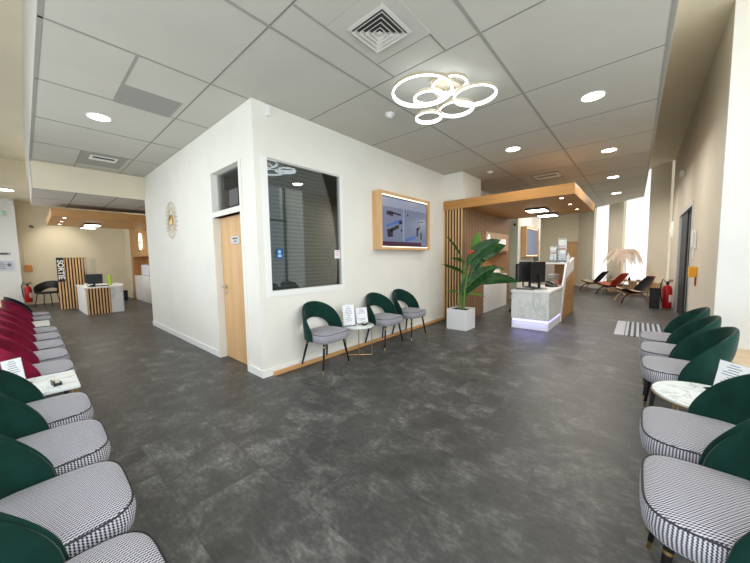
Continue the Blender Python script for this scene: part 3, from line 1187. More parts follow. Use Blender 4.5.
# ------------------------------------------------------------------ small tables
def cross_base(root, r, hgt):
    b = MB()
    for k in range(2):
        a = PI / 4 + k * PI / 2
        c, s_ = math.cos(a) * r, math.sin(a) * r
        b.tube([(c, s_, 0.008), (-c, -s_, 0.008)], 0.007, 6)
    b.build('cross_base', 'brass', root, smooth=True)
    for k in range(4):
        a = PI / 4 + k * PI / 2
        MB().tube([(math.cos(a) * r, math.sin(a) * r, 0.008), (math.cos(a) * r, math.sin(a) * r, hgt)], 0.006, 6).build('leg', 'brass', root, smooth=True)


rt = empty('side_table', (-3.06, 3.115, 0), label='small round grey marble table with brass legs between the wall chairs', cat='table', group='small side tables')
MB().lathe([(0.0, 0.434), (0.218, 0.434), (0.225, 0.438), (0.225, 0.452), (0.219, 0.456), (0.0, 0.456)], 40, cap=False).build('tabletop', 'marble_table', rt, smooth=True)
cross_base(rt, 0.19, 0.434)
rt2 = empty('side_table', (0.36, 2.80, 0), label='oval white marble table with gold rim in the right row of chairs', cat='table', group='small side tables')
MB().lathe([(0.0, 0.485), (0.258, 0.485), (0.262, 0.49), (0.262, 0.50), (0.0, 0.502)], 48, cap=False).build('tabletop', 'marble_table', rt2, smooth=True)
MB().lathe([(0.25, 0.478), (0.264, 0.478), (0.266, 0.486), (0.25, 0.486), (0.25, 0.478)], 48, cap=False).build('gold_rim', 'brass', rt2, smooth=True)
cross_base(rt2, 0.20, 0.48)


def rect_table(x, y, sx, sy, label):
    e = empty('side_table', (x, y, 0), label=label, cat='table', group='small side tables')
    MB().box(-sx / 2, sx / 2, -sy / 2, sy / 2, 0.478, 0.50, 0.002).build('tabletop', 'marble_table', e)
    for (p, q) in ((1, 1), (1, -1), (-1, 1), (-1, -1)):
        MB().box(p * (sx / 2 - 0.02) - 0.008, p * (sx / 2 - 0.02) + 0.008, q * (sy / 2 - 0.02) - 0.008, q * (sy / 2 - 0.02) + 0.008, 0, 0.478).build('leg', 'brass', e)
    return e


rect_table(-3.42, -0.03, 0.50, 0.46, 'rectangular white marble table between the green and burgundy chairs at left')
rect_table(-7.0, -0.07, 0.5, 0.46, 'farther small white table between burgundy chairs in the left row')


def leaflet(x, y, z, rz, wd, ht, label, qr=False):
    """acrylic stand holding one printed sheet, facing local +y... sheet leans back"""
    e = empty('leaflet_stand', (x, y, z), rz, label, 'leaflet stand', 'leaflets in acrylic stands')
    t = Matrix.Rotation(0.20, 4, 'X')
    MB().box(-wd / 2 - 0.004, wd / 2 + 0.004, -0.003, 0.0, 0.002, ht, mtx=t).box(-wd / 2, wd / 2, -0.004, 0.075, 0.0, 0.003).build('acrylic_holder', 'acrylic', e)
    MB().box(-wd / 2, wd / 2, 0.0005, 0.002, 0.006, ht - 0.003, mtx=t).build('printed_sheet', 'paper', e)
    b = MB()
    rr = random.Random(int(abs(x * 977) + abs(y * 131)))
    n = 9
    for k in range(n):
        z0 = ht * (0.90 - 0.085 * k)
        l = rr.uniform(0.3, 0.8) * wd * 0.45
        if qr and k in (4, 5, 6):
            continue
        b.box(-l, l, 0.002, 0.0026, z0 - ht * 0.012, z0 + ht * 0.012, mtx=t)
    b.build('print_lines', 'ink', e)
    return e


leaflet(-3.13, 3.00, 0.457, -PI / 2 - 0.50, 0.17, 0.30, 'left taller white printed sheet on the small round table')
leaflet(-3.08, 3.225, 0.457, -PI / 2 - 0.35, 0.18, 0.235, 'right shorter white printed sheet on the small round table', True)
leaflet(0.47, 2.96, 0.503, PI / 2 + 0.75, 0.17, 0.20, 'printed sheet standing on the oval marble table at right')
leaflet(-3.56, -0.12, 0.50, -PI / 2 + 0.5, 0.11, 0.20, 'white sheet standing on the rectangular marble table, in front of the burgundy chair')


def card_holder(x, y, z, rz, label):
    e = empty('card_holder', (x, y, z), rz, label, 'card holder', 'small black card holders')
    MB().box(-0.035, 0.035, -0.022, 0.022, 0, 0.008, 0.002).box(-0.035, 0.035, 0.016, 0.022, 0.008, 0.026).box(-0.035, -0.03, -0.022, 0.016, 0.008, 0.022).box(0.03, 0.035, -0.022, 0.016, 0.008, 0.022).box(-0.035, 0.035, -0.022, -0.018, 0.008, 0.04).build('holder', 'black', e)
    MB().box(-0.027, 0.027, -0.012, 0.012, 0.009, 0.05).build('cards', 'card_beige', e)


card_holder(-2.97, 3.15, 0.457, -PI / 2, 'black card holder in front of the printed sheets on the small round table')
card_holder(0.36, 2.72, 0.502, PI / 2 + 0.4, 'black card holder on the oval marble table at right')
card_holder(-3.30, 0.08, 0.50, 0.2, 'black card holder on the rectangular marble table at left')
card_holder(-7.05, -0.12, 0.50, 0.1, 'black card holder on the farther small white table at left')

# ------------------------------------------------------------------ televisions
def television(x, y0, y1, z0, z1, dpt, label, detail):
    e = empty('wall_television', (x, (y0 + y1) / 2, z0), label=label, cat='television', group='televisions boxed in oak')
    hw, ht = (y1 - y0) / 2, z1 - z0
    f = 0.055
    b = MB()
    b.box(0.001, dpt, -hw, -hw + f, 0, ht).box(0.001, dpt, hw - f, hw, 0, ht).box(0.001, dpt, -hw + f, hw - f, 0, f * 0.8).box(0.001, dpt, -hw + f, hw - f, ht - f * 0.8, ht)
    b.box(0.001, 0.02, -hw + f, hw - f, f * 0.8, ht - f * 0.8)
    b.build('oak_surround', 'oak', e)
    b = MB()
    b.box(dpt - 0.05, dpt - 0.03, -hw + f + 0.002, hw - f - 0.002, f * 0.8 + 0.002, f * 0.8 + 0.012)
    b.box(dpt - 0.05, dpt - 0.03, -hw + f + 0.002, hw - f - 0.002, ht - f * 0.8 - 0.012, ht - f * 0.8 - 0.002)
    b.build('led_strip', 'led_warm', e)
    sx = dpt - 0.035
    sy, sz0, sz1 = hw - f - 0.03, f * 0.8 + 0.035, ht - f * 0.8 - 0.035
    b = MB()
    b.box(0.03, sx, -sy - 0.008, sy + 0.008, sz0 - 0.008, sz1 + 0.008, 0.004)
    b.build('television_body', 'black', e)
    sc = B('screen', 'screen', sx + 0.0003, sx + 0.002, -sy, sy, sz0, sz1, e)
    if not detail:
        return
    H_, W_ = sz1 - sz0, 2 * sy

    def R(b, u0, u1, v0, v1, a=0.0):
        """rectangle in screen units (u right as seen, v up)"""
        cu, cv = (u0 + u1) / 2, (v0 + v1) / 2
        mt = Matrix.Translation((sx + 0.0025, -sy + cu * W_, sz0 + cv * H_)) @ Matrix.Rotation(a, 4, 'X')
        b.box(-0.0004, 0.0004, -(u1 - u0) * W_ / 2, (u1 - u0) * W_ / 2, -(v1 - v0) * H_ / 2, (v1 - v0) * H_ / 2, mtx=mt)
    b = MB()
    R(b, 0.43, 0.455, 0.10, 0.80)
    R(b, 0.0, 1.0, 0.80, 0.99)
    b.build('slide_panels', 'screen_light', sc)
    b = MB()
    R(b, 0.0, 0.86, 0.0, 0.075)
    b.build('slide_footer', 'screen_band', sc)
    b = MB()
    R(b, 0.09, 0.22, 0.62, 0.70, -0.15)
    R(b, 0.14, 0.38, 0.66, 0.70, -0.1)
    R(b, 0.10, 0.21, 0.17, 0.34, 0.1)
    R(b, 0.16, 0.34, 0.32, 0.40, 0.35)
    R(b, 0.34, 0.41, 0.46, 0.54, 0.2)
    R(b, 0.38, 0.41, 0.30, 0.36)
    R(b, 0.52, 0.55, 0.66, 0.70)
    R(b, 0.74, 0.79, 0.22, 0.42)
    R(b, 0.76, 0.84, 0.38, 0.44, 0.3)
    R(b, 0.84, 0.88, 0.16, 0.32)
    R(b, 0.78, 0.92, 0.55, 0.58, 0.1)
    b.build('slide_dark_figures', 'screen_dark', sc)
    b = MB()
    R(b, 0.09, 0.40, 0.44, 0.50, 0.28)
    R(b, 0.48, 0.72, 0.13, 0.19, 0.25)
    b.build('slide_blue_figures', 'screen_blue', sc)


television(XA, 3.81, 5.36, 1.565, 2.53, 0.17, 'large television in a deep oak surround on the white wall, showing a slide', True)
television(-3.0, 10.83, 12.45, 1.385, 2.40, 0.17, 'smaller-looking far television in an oak box on the white wall behind reception', False)

# wall clock: gold sunburst of leaves
ck = empty('wall_clock', (-6.46, YB, 2.17), label='round gold sunburst ornament of small leaves on the white wall', cat='wall ornament')
MB().lathe([(0.0, 0.0), (0.10, 0.0), (0.10, 0.02), (0.085, 0.028), (0.0, 0.03)], 28, cap=False, mtx=Matrix.Rotation(PI / 2, 4, 'X')).build('centre_disc', 'brass', ck, smooth=True)
b = MB()
for k in range(24):
    a = 2 * PI * k / 24
    for (ra, rb) in ((0.10, 0.21), (0.17, 0.31)):
        a2 = a + (PI / 24 if ra > 0.15 else 0)
        c, s_ = math.cos(a2), math.sin(a2)
        b.tube([(c * ra, -0.012, s_ * ra), (c * (rb - 0.03), -0.012, s_ * (rb - 0.03))], 0.003, 5)
        mt = Matrix.Translation((c * rb, -0.014, s_ * rb)) @ Matrix.Rotation(-a2, 4, 'Y')
        b.lathe([(0.002, -0.03), (0.018, 0.0), (0.002, 0.03)], 8, mtx=mt @ Matrix.Rotation(PI / 2, 4, 'Y') @ Matrix.Diagonal((1, 0.35, 1, 1)))
b.build('leaf_rays', 'gold', ck, smooth=True)

# stickers on the office glass
st = empty('glass_notice', (XA - 0.0215, 3.03, 1.49), label='small white and pink notice stuck at the right edge of the office glass', cat='notice')
MB().box(0, 0.001, -0.05, 0.055, -0.06, 0.06).build('notice_sheet', 'paper', st)
b = MB()
for k in range(3):
    b.box(0.001, 0.0015, -0.035, 0.04, 0.03 - 0.03 * k, 0.042 - 0.03 * k)
b.build('notice_print', mat('pink_ink', s2l((206, 150, 176)), 0.8), st)
st = empty('glass_notice', (XA - 0.0215, 2.075, 1.50), label='small blue round-symbol notice stuck at the left side of the office glass', cat='notice')
MB().box(0, 0.001, -0.05, 0.05, -0.06, 0.06).build('notice_sheet', mat('blue_notice', s2l((40, 84, 130)), 0.6), st)
b = MB()
b.lathe([(0.022, 0), (0.022, 0.0006)], 18, mtx=Matrix.Translation((0.001, 0, 0.02)) @ Matrix.Rotation(PI / 2, 4, 'Y'))
b.box(0.001, 0.0016, -0.025, 0.025, -0.045, -0.012)
b.build('notice_symbol', mat('pale_blue_ink', s2l((150, 196, 224)), 0.6), st)

# ------------------------------------------------------------------ right reception
ds = empty('reception_desk', (0, 0, 0), label='white marble reception desk with violet light strip and oak side panel', cat='desk')
B('marble_front', 'marble', -1.90, -1.235, 6.30, 6.34, 0.19, 0.715, ds)
B('plinth', 'white', -1.89, -1.24, 6.305, 7.45, 0.0, 0.15, ds)
MB().box(-1.885, -1.262, 6.32, 6.335, 0.152, 0.188).box(-1.262, -1.248, 6.32, 7.44, 0.152, 0.188).build('light_strip', 'led_violet', ds)
B('desk_carcass', 'white', -1.885, -1.275, 6.345, 7.44, 0.15, 0.70, ds)
MB().prism([(-1.91, 6.29), (-1.225, 6.29), (-1.225, 7.60), (-1.275, 7.60), (-1.275, 8.9), (-1.91, 8.9)], 0.716, 0.75).build('desk_top', 'white', ds)
MB().prism([(6.34, 0.19), (7.46, 0.19), (7.60, 0.66), (7.70, 0.715), (6.34, 0.715)], -1.27, -1.235, 'x').build('side_panel', 'marble', ds)
# raised white band that turns into the upper shelf
MB().prism([(7.44, 0.0), (7.50, 0.0), (7.93, 0.90), (8.95, 1.07), (8.92, 1.36), (8.86, 1.36), (8.40, 1.25), (7.97, 1.25), (7.62, 0.75)], -1.262, -1.228, 'x').build('raised_band', 'white', ds)
B('upper_shelf', 'white', -1.66, -1.23, 7.96, 8.9, 1.215, 1.25, ds, 0.003)
b = MB()
b.prism([(7.505, 0.0), (9.1, 0.0), (8.94, 1.06), (7.94, 0.89)], -1.26, -1.236, 'x')
for k in range(12):
    z = 0.05 + k * 0.07
    y = 7.505 + z * (7.94 - 7.505) / 0.89
    b.box(-1.236, -1.224, y - 0.012, 9.0, z, z + 0.045)
b.build('oak_side', 'oak_y', ds)
b = MB()
b.box(-1.64, -1.27, 8.55, 8.58, 0.75, 1.215).box(-1.64, -1.615, 8.02, 8.55, 0.75, 1.215).box(-1.30, -1.272, 8.02, 8.55, 0.75, 1.215)
b.build('oak_cubby', 'oak', ds)
B('back_panel', 'white', -1.885, -1.27, 8.86, 8.9, 0, 0.715, ds)

# small real light of the LED strip washes the floor
for (loc, dirv, sx_) in (((-1.56, 6.26, 0.17), (0, -0.5, -1), 0.6), ((-1.2, 6.9, 0.17), (0.5, 0, -1), 1.0)):
    l_ = area('desk_led_light', loc, dirv, sx_, 0.03, 1.6, (0.35, 0.33, 1.0))
    if dirv[0] > 0:
        l_.rotation_euler = (0.0, -0.46, PI)
        l_.rotation_euler = Vector(dirv).to_track_quat('-Z', 'X').to_euler()

# counter in the reception niche, sign
ct = empty('niche_counter', (-3.12, 8.33, 0), label='white counter cabinet set in the brown cladded wall behind the plant', cat='cabinet')
MB().box(-0.2, 0.205, -0.86, 0.86, 0.0, 0.90).build('cabinet_body', 'white', ct)
MB().box(-0.2, 0.212, -0.865, 0.865, 0.90, 0.925, 0.003).build('worktop', 'white', ct)
o = tag(MB().lathe([(0.0, 0.0), (0.05, 0.0), (0.075, 0.07), (0.06, 0.15), (0.028, 0.19), (0.024, 0.24), (0.0, 0.24)], 20, cap=False).build('gel_bottle', 'white_plastic', smooth=True, loc=(-3.0, 7.9, 0.925)), 'small white bottle on the niche counter behind the plant leaves', 'bottle')
o = tag(MB().lathe([(0.0, 0.0), (0.10, 0.0), (0.16, 0.06), (0.12, 0.13), (0.05, 0.15), (0.0, 0.15)], 24, cap=False).build('white_bowl', 'white_plastic', smooth=True, loc=(-3.02, 8.5, 0.925)), 'rounded white bowl on the niche counter right of the bottle', 'bowl')

l_ = area('niche_light', (-3.1, 8.33, 1.51), (-0.3, 0, -1), 1.6, 0.05, 9, (1.0, 0.82, 0.55))
l_.rotation_euler = (0.0, -0.25, PI / 2)
sg = empty('reception_sign', (-2.92, 8.36, 1.80), label='tan sign panel with backlit white logo and letters behind the plant', cat='sign')
MB().box(0.001, 0.025, -0.85, 0.85, -0.23, 0.235, 0.003).build('sign_panel', 'tan', sg)
b = MB()
pts = []
for k in range(28):
    a = 2 * PI * k / 28
    c, s_ = math.cos(a), math.sin(a)
    pts.append((-0.66 + 0.085 * math.copysign(abs(c) ** 0.9, c), 0.02 + (0.16 * s_ if s_ > 0 else 0.13 * math.copysign(abs(s_) ** 0.5, s_))))
b.prism(pts, 0.026, 0.034, 'x')
b.build('sign_logo', 'sign_glow', sg)
text_mesh('RADIOLOGIE', 0.18, 'sign_letters', 'sign_glow', frame_mtx((0.030, 0.13, 0.01), (0, 1, 0), (0, 0, 1)), sg, 0.003, 0.004, 0.92)

# computer things on the desk
def monitor(x, y, z, rz, label):
    e = empty('computer_monitor', (x, y, z), rz, label, 'monitor', 'monitors on the reception desk')
    MB().box(-0.21, 0.21, -0.016, 0.016, 0.12, 0.55, 0.006).build('monitor_shell', 'black', e)
    MB().box(-0.20, 0.20, 0.0165, 0.0175, 0.135, 0.54).build('display', 'screen_dark', e)
    MB().box(-0.025, 0.025, -0.05, -0.017, 0.01, 0.3, 0.004).box(-0.11, 0.11, -0.09, 0.09, 0.0, 0.012, 0.003).build('stand', 'black', e)


monitor(-1.77, 7.05, 0.75, 0.55, 'black computer monitor at the left of the marble reception desk')
monitor(-1.56, 6.85, 0.75, 1.15, 'black computer monitor turned edge-on in the middle of the marble desk')
e = empty('keyboard', (-1.70, 6.50, 0.75), 0.1, 'black keyboard at the front edge of the marble reception desk', 'keyboard')
MB().box(-0.17, 0.17, -0.055, 0.055, 0, 0.016, 0.004).build('keyboard_case', 'black', e)
b = MB()
for r in range(4):
    for c in range(12):
        b.box(-0.158 + c * 0.0265, -0.136 + c * 0.0265, -0.045 + r * 0.024, -0.026 + r * 0.024, 0.016, 0.021)
b.build('keys', 'grey_metal', e)
e = empty('desk_phone', (-1.40, 7.35, 0.75), 1.0, 'black desk telephone right of the monitors on the marble desk', 'telephone')
MB().prism([(-0.09, 0), (0.09, 0), (0.09, 0.07), (-0.09, 0.02)], -0.09, 0.09, 'x').build('phone_base', 'black', e)
MB().tube([(-0.06, -0.08, 0.06), (-0.06, -0.06, 0.085), (-0.06, 0.06, 0.11), (-0.06, 0.085, 0.10)], 0.02, 10).build('handset', 'black', e, smooth=True)
b = MB()
b.tube([(-1.55, 6.62, 0.756), (-1.45, 6.55, 0.756), (-1.38, 6.62, 0.756), (-1.36, 6.75, 0.756), (-1.42, 6.85, 0.756)], 0.005, 6)
tag(b.build('cable', 'black', smooth=True), 'thin black cable curling on the marble desk beside the monitors', 'cable')

oc = empty('office_chair', (-2.18, 7.95, 0), 0.45, 'black office chair with grey mesh back at the reception desk', 'chair')
MB().lathe([(0.0, 0.45), (0.22, 0.45), (0.24, 0.48), (0.22, 0.52), (0.0, 0.53)], 24, cap=False).build('seat', 'black', oc, smooth=True)
b = MB()
pl_ = [(-0.15, 0.82), (-0.16, 1.22), (0.16, 1.22), (0.15, 0.82)]
for (p, q) in zip(pl_, pl_[1:] + pl_[:1]):
    b.tube([(p[0], -0.22 - 0.12 * (p[1] - 0.62), p[1]), (q[0], -0.22 - 0.12 * (q[1] - 0.62), q[1])], 0.02, 8)
fr = b.build('back_frame', 'black', oc, smooth=True)
MB().box(-0.145, 0.145, -0.004, 0.004, 0.83, 1.21, mtx=Matrix.Translation((0, -0.145, 0)) @ Matrix.Rotation(0.12, 4, 'X')).build('mesh_back', 'mesh_grey', fr)
MB().tube([(0, 0, 0.06), (0, 0, 0.45)], 0.025, 10).tube([(0, -0.1, 0.47), (0, -0.24, 0.5), (0, -0.25, 0.84)], 0.016, 8).build('column', 'black', oc, smooth=True)
for k in range(5):
    a = 2 * PI * k / 5
    lg = MB().tube([(0, 0, 0.09), (0.27 * math.cos(a), 0.27 * math.sin(a), 0.065)], 0.018, 8).build('leg', 'black', oc, smooth=True)
    MB().lathe([(0.028, -0.02), (0.028, 0.02)], 14, mtx=Matrix.Translation((0.27 * math.cos(a), 0.27 * math.sin(a), 0.029)) @ Matrix.Rotation(PI / 2, 4, 'X')).build('castor', 'black', lg, smooth=True)

o = B('desk_divider', 'cardboard_grey', -1.89, -1.45, 7.80, 7.83, 0.75, 1.21)
tag(o, 'beige-grey divider panel standing on the reception desk behind the monitors', 'panel')
for k, (x, y, zt, wd, label) in enumerate(((-1.54, 8.16, 0.40, 0.14, 'left acrylic leaflet holder with a white sheet on the upper desk shelf'), (-1.385, 8.3, 0.57, 0.17, 'taller middle acrylic leaflet holder on the upper desk shelf'))):
    e = empty('leaflet_holder', (x, y, 1.25), 0.0, label, 'leaflet stand', 'holders on the upper desk shelf')
    MB().box(-wd / 2, wd / 2, -0.05, -0.047, 0, zt * 0.5).box(-wd / 2, wd / 2, 0.03, 0.033, 0, zt).box(-wd / 2, -wd / 2 + 0.003, -0.047, 0.03, 0, zt * 0.8).box(wd / 2 - 0.003, wd / 2, -0.047, 0.03, 0, zt * 0.8).box(-wd / 2, wd / 2, -0.05, 0.033, 0, 0.004).build('acrylic_holder', 'acrylic', e)
    MB().box(-wd / 2 + 0.006, wd / 2 - 0.006, 0.012, 0.026, 0.006, zt - 0.04).build('leaflets', 'paper', e)
    b = MB()
    b.box(-wd / 2 + 0.02, wd / 2 - 0.02, 0.0105, 0.0118, zt * 0.52, zt * 0.60).box(-wd / 2 + 0.02, wd / 2 - 0.03, 0.0105, 0.0118, zt * 0.66, zt * 0.69)
    b.build('leaflet_print', mat('brown_ink_%d' % k, s2l((178, 150, 140)), 0.8), e)
e = empty('gel_dispenser', (-1.29, 8.5, 1.252), 0, 'clear white pump bottle at the right end of the upper desk shelf', 'bottle')
MB().lathe([(0.0, 0.0), (0.045, 0.0), (0.048, 0.02), (0.046, 0.13), (0.018, 0.17), (0.016, 0.19), (0.0, 0.19)], 20, cap=False).build('bottle', 'white_plastic', e, smooth=True)
MB().tube([(0, 0, 0.19), (0, 0, 0.23), (0.0, -0.05, 0.235)], 0.007, 8).build('pump', 'white_plastic', e, smooth=True)
e = empty('acrylic_box', (-1.42, 7.62, 0.752), 0.2, 'clear acrylic box of small items on the marble desk beside the raised end', 'box')
MB().box(-0.11, 0.11, -0.07, -0.067, 0, 0.2).box(-0.11, 0.11, 0.067, 0.07, 0, 0.26).box(-0.11, -0.107, -0.067, 0.067, 0, 0.2).box(0.107, 0.11, -0.067, 0.067, 0, 0.2).box(-0.11, 0.11, -0.07, 0.07, 0, 0.003).build('box_walls', 'acrylic', e)
MB().box(-0.09, 0.0, -0.05, 0.05, 0.004, 0.09).build('white_packs', 'paper', e)
MB().box(0.01, 0.095, -0.05, 0.05, 0.004, 0.12).build('orange_packs', 'cush_pink', e)

# ------------------------------------------------------------------ plant
pt = empty('planter', (-2.655, 5.63, 0), 0.0, 'square white planter at the foot of the slatted screen', 'planter')
b = MB()
hw = 0.205
b.box(-hw, hw, -hw, -hw + 0.02, 0, 0.40).box(-hw, hw, hw - 0.02, hw, 0, 0.40).box(-hw, -hw + 0.02, -hw + 0.02, hw - 0.02, 0, 0.40).box(hw - 0.02, hw, -hw + 0.02, hw - 0.02, 0, 0.40).box(-hw + 0.02, hw - 0.02, -hw + 0.02, hw - 0.02, 0, 0.02)
b.build('planter_box', 'white', pt)
MB().box(-hw + 0.021, hw - 0.021, -hw + 0.021, hw - 0.021, 0.021, 0.37).build('soil', 'soil', pt)

pn = empty('strelitzia_plant', (-2.655, 5.63, 0.37), 0, 'tall leafy banana-like plant with broad dark green leaves in the white planter', 'plant')
r_ = Vector((0.753, 0.657, 0)).normalized()
dpt_ = Vector((-0.657, 0.753, 0)).normalized()       # away from the entrance


def PW(u, v, w_=0.0):
    return r_ * (u - 0.03) + dpt_ * w_ + Vector((0, 0, v - 0.37))


def leaf(base, tip, width, sag=0.08, w0=0.0, w1=0.0, face=0.6, matn='leaf', root=(0.05, 0.40), fold=0.25):
    A, T_ = PW(base[0], base[1], w0), PW(tip[0], tip[1], w1)
    n = 15
    d_ = T_ - A
    L = d_.length
    dirn = d_.normalized()
    # blade spread direction: mix of vertical-ish screen normal and depth
    side_v = dirn.cross(dpt_).normalized()
    side = (side_v * face + dpt_ * (1 - face)).normalized()
    up = dirn.cross(side).normalized()
    if up.z < 0:
        up = -up
    b = MB()

    def P(i, j):
        t = i / (n - 1)
        s_ = (j - 3) / 3.0
        wdt = width * (math.sin(PI * min(1, t * 1.02) ** 0.8) ** 0.75 if 0 < t < 0.985 else 0.0) * 0.5 + 0.002
        c = A + d_ * t + Vector((0, 0, sag * (4 * t * (1 - t)))) + up * (abs(s_) * wdt * fold)
        c = c + side * (s_ * wdt) + up * (0.006 * math.sin(t * 21 + s_ * 3) * abs(s_))
        return c
    b.grid(P, n, 7)
    # give the blade a little thickness
    ext = bmesh.ops.solidify(b.bm, geom=b.bm.faces[:], thickness=0.002)
    lf = b.build('leaf', matn, pn, smooth=True)
    mid = [A + d_ * t + Vector((0, 0, sag * 4 * t * (1 - t))) - up * 0.003 for t in [k / 10 for k in range(11)]]
    MB().tube(mid, 0.007, 6, r2=0.002).build('midrib', 'stem', lf, smooth=True)
    S0 = PW(root[0], 0.385, 0.0)
    S1 = S0.lerp(A, 0.55) + Vector((0, 0, 0.10))
    if (A - S0).length > 0.25:
        MB().tube([S0, S0.lerp(S1, 0.5) + Vector((0, 0, 0.03)), S1, A, A + d_ * 0.04], 0.012, 7, r2=0.006).build('stalk', 'stem', pn, smooth=True)


leaf((0.09, 1.08), (-0.40, 1.28), 0.12, 0.02, 0.0, -0.15, 0.35)
leaf((0.06, 1.38), (-0.24, 1.86), 0.10, 0.03, 0.05, 0.18, 0.2)
leaf((0.13, 1.29), (-0.16, 1.40), 0.10, 0.02, 0.08, 0.12, 0.4)
leaf((0.27, 1.48), (0.46, 1.92), 0.15, 0.02, 0.1, 0.2, 0.9, 'leaf_pale')
leaf((0.12, 1.24), (0.77, 1.74), 0.28, 0.09, 0.0, -0.10, 0.8)
leaf((0.36, 1.30), (1.02, 1.65), 0.24, 0.06, 0.08, 0.25, 0.75)
leaf((0.22, 1.12), (0.40, 1.42), 0.17, 0.02, -0.08, -0.12, 0.85)
leaf((0.00, 0.66), (0.66, 1.22), 0.30, 0.10, -0.02, -0.22, 0.85)
leaf((0.46, 1.16), (1.09, 1.09), 0.14, 0.06, 0.1, 0.3, 0.4)
leaf((0.20, 0.90), (1.20, 0.90), 0.24, 0.08, 0.0, 0.02, 0.72)
leaf((-0.04, 0.72), (-0.28, 0.74), 0.09, 0.01, 0.0, -0.05, 0.4, 'leaf_pale')
leaf((0.12, 0.68), (0.47, 0.64), 0.07, 0.02, -0.02, -0.12, 0.4, 'leaf_pale')
for (u, v_, w_) in ((0.0, 0.36, 0.03), (0.07, 0.37, -0.04), (0.10, 0.37, 0.05)):
    MB().tube([PW(u, 0.385, w_), PW(u + 0.02, 0.75, w_), PW(u + 0.08, 1.10, w_), PW(u + 0.12, 1.3, w_)], 0.024, 8, r2=0.008).build('stalk', 'stem', pn, smooth=True)
for (u, v_) in ((0.20, 1.50), (0.23, 1.10)):
    b = MB()
    for k in range(5):
        a = -0.4 + k * 0.5
        b.lathe([(0.002, 0.0), (0.017, 0.03), (0.002, 0.09)], 8, mtx=Matrix.Translation(PW(u, v_ - 0.05 + 0.018 * k, -0.03)) @ Matrix.Rotation(a, 4, dpt_))
    b.build('flower', 'flower', pn, smooth=True)

# ------------------------------------------------------------------ right far: mat, extinguisher, lift wall fittings
o = MB().box(-0.34, 0.34, -0.72, 0.72, 0.0, 0.008, 0.003).build('striped_mat', 'stripes', loc=(0.04, 7.5, 0.001))
tag(o, 'grey and white striped mat on the floor before the lift doors', 'mat')


def extinguisher(x, y, rz, label, z=0.06, s=1.0):
    e = empty('fire_extinguisher', (x, y, z), rz, label, 'fire extinguisher', 'red fire extinguishers')
    MB().lathe([(0.0, 0.0), (0.072 * s, 0.0), (0.078 * s, 0.02), (0.078 * s, 0.40 * s), (0.06 * s, 0.455 * s), (0.025 * s, 0.475 * s), (0.022 * s, 0.5 * s), (0.0, 0.5 * s)], 24, cap=False).build('cylinder', 'red', e, smooth=True)
    MB().lathe([(0.028 * s, 0.5 * s), (0.03 * s, 0.53 * s), (0.02 * s, 0.55 * s)], 14).box(-0.015, 0.015, -0.09, 0.02, 0.545 * s, 0.56 * s).box(-0.012, 0.012, -0.10, 0.0, 0.575 * s, 0.59 * s).build('valve', 'black', e)
    MB().tube([(0, 0.02, 0.53 * s), (0, 0.09, 0.60 * s), (0.0, 0.13, 0.5 * s), (0, 0.12, 0.25 * s), (0, 0.1, 0.12 * s)], 0.013, 8).build('hose', 'black', e, smooth=True)
    b = MB()
    b.grid(lambda i, j: Vector((0.0788 * s * math.cos(PI * 1.1 + i * 0.16), 0.0788 * s * math.sin(PI * 1.1 + i * 0.16), (0.13 + 0.15 * j) * s)), 9, 2)
    b.build('label_band', 'paper', e)
    return e


ex = extinguisher(0.575, 10.95, PI / 2, 'red fire extinguisher standing by the dark lift doors at right', 0.0, 1.25)
o = empty('waste_bin', (0.33, 10.75, 0), 0, 'black open-framed bin left of the right fire extinguisher', 'bin')
MB().box(-0.1, 0.1, -0.1, 0.1, 0, 0.02).box(-0.1, 0.1, -0.1, -0.09, 0.02, 0.5).box(-0.1, 0.1, 0.09, 0.1, 0.02, 0.5).box(-0.1, -0.09, -0.09, 0.09, 0.02, 0.5).box(0.09, 0.1, -0.09, 0.09, 0.02, 0.5).build('bin_body', 'black', o)
MB().box(-0.11, 0.11, -0.11, -0.1, 0.47, 0.52).box(-0.11, 0.11, 0.1, 0.11, 0.47, 0.52).box(-0.11, -0.1, -0.1, 0.1, 0.47, 0.52).box(0.1, 0.11, -0.1, 0.1, 0.47, 0.52).build('rim', 'black_metal', o)

e = empty('intercom_phone', (LX, 7.36, 1.49), 0, 'white wall intercom handset on the beige wall right of the lift doors', 'telephone')
MB().box(-0.03, -0.001, -0.055, 0.055, 0, 0.32, 0.01).build('intercom_base', 'white_plastic', e)
MB().box(-0.062, -0.031, -0.03, 0.03, 0.02, 0.30, 0.012).build('handset', 'white_plastic', e)
MB().tube([(-0.03, 0.0, 0.0), (-0.035, -0.02, -0.12), (-0.035, 0.0, -0.2), (-0.035, 0.03, -0.12), (-0.03, 0.03, 0.0)], 0.006, 6).build('cord', 'white_plastic', e, smooth=True)
e = empty('alarm_box', (LX, 7.12, 1.03), 0, 'amber alarm box on the beige wall below the white intercom', 'alarm box')
MB().box(-0.09, -0.001, -0.11, 0.11, 0, 0.17, 0.008).build('box_body', 'yellow', e)
MB().box(-0.012, -0.001, -0.02, 0.0, -0.13, 0.0).box(-0.012, -0.001, 0.05, 0.07, -0.14, 0.0).box(-0.012, -0.001, 0.0, 0.05, -0.14, -0.12).build('tag_strip', 'red', e)
e = empty('wall_sconce', (LX, 12.4, 1.86), 0, 'slim white oval wall lamp high on the beige wall before the lift doors', 'wall lamp')
MB().lathe([(0.01, 0), (0.05, 0.05), (0.065, 0.25), (0.05, 0.45), (0.01, 0.5)], 20, mtx=Matrix.Translation((-0.005, 0, 0)) @ Matrix.Diagonal((1, 1.5, 1, 1))).build('glass_shade', 'sconce', e, smooth=True)
MB().box(-0.02, -0.001, -0.03, 0.03, 0.2, 0.3).build('bracket', 'steel', e)
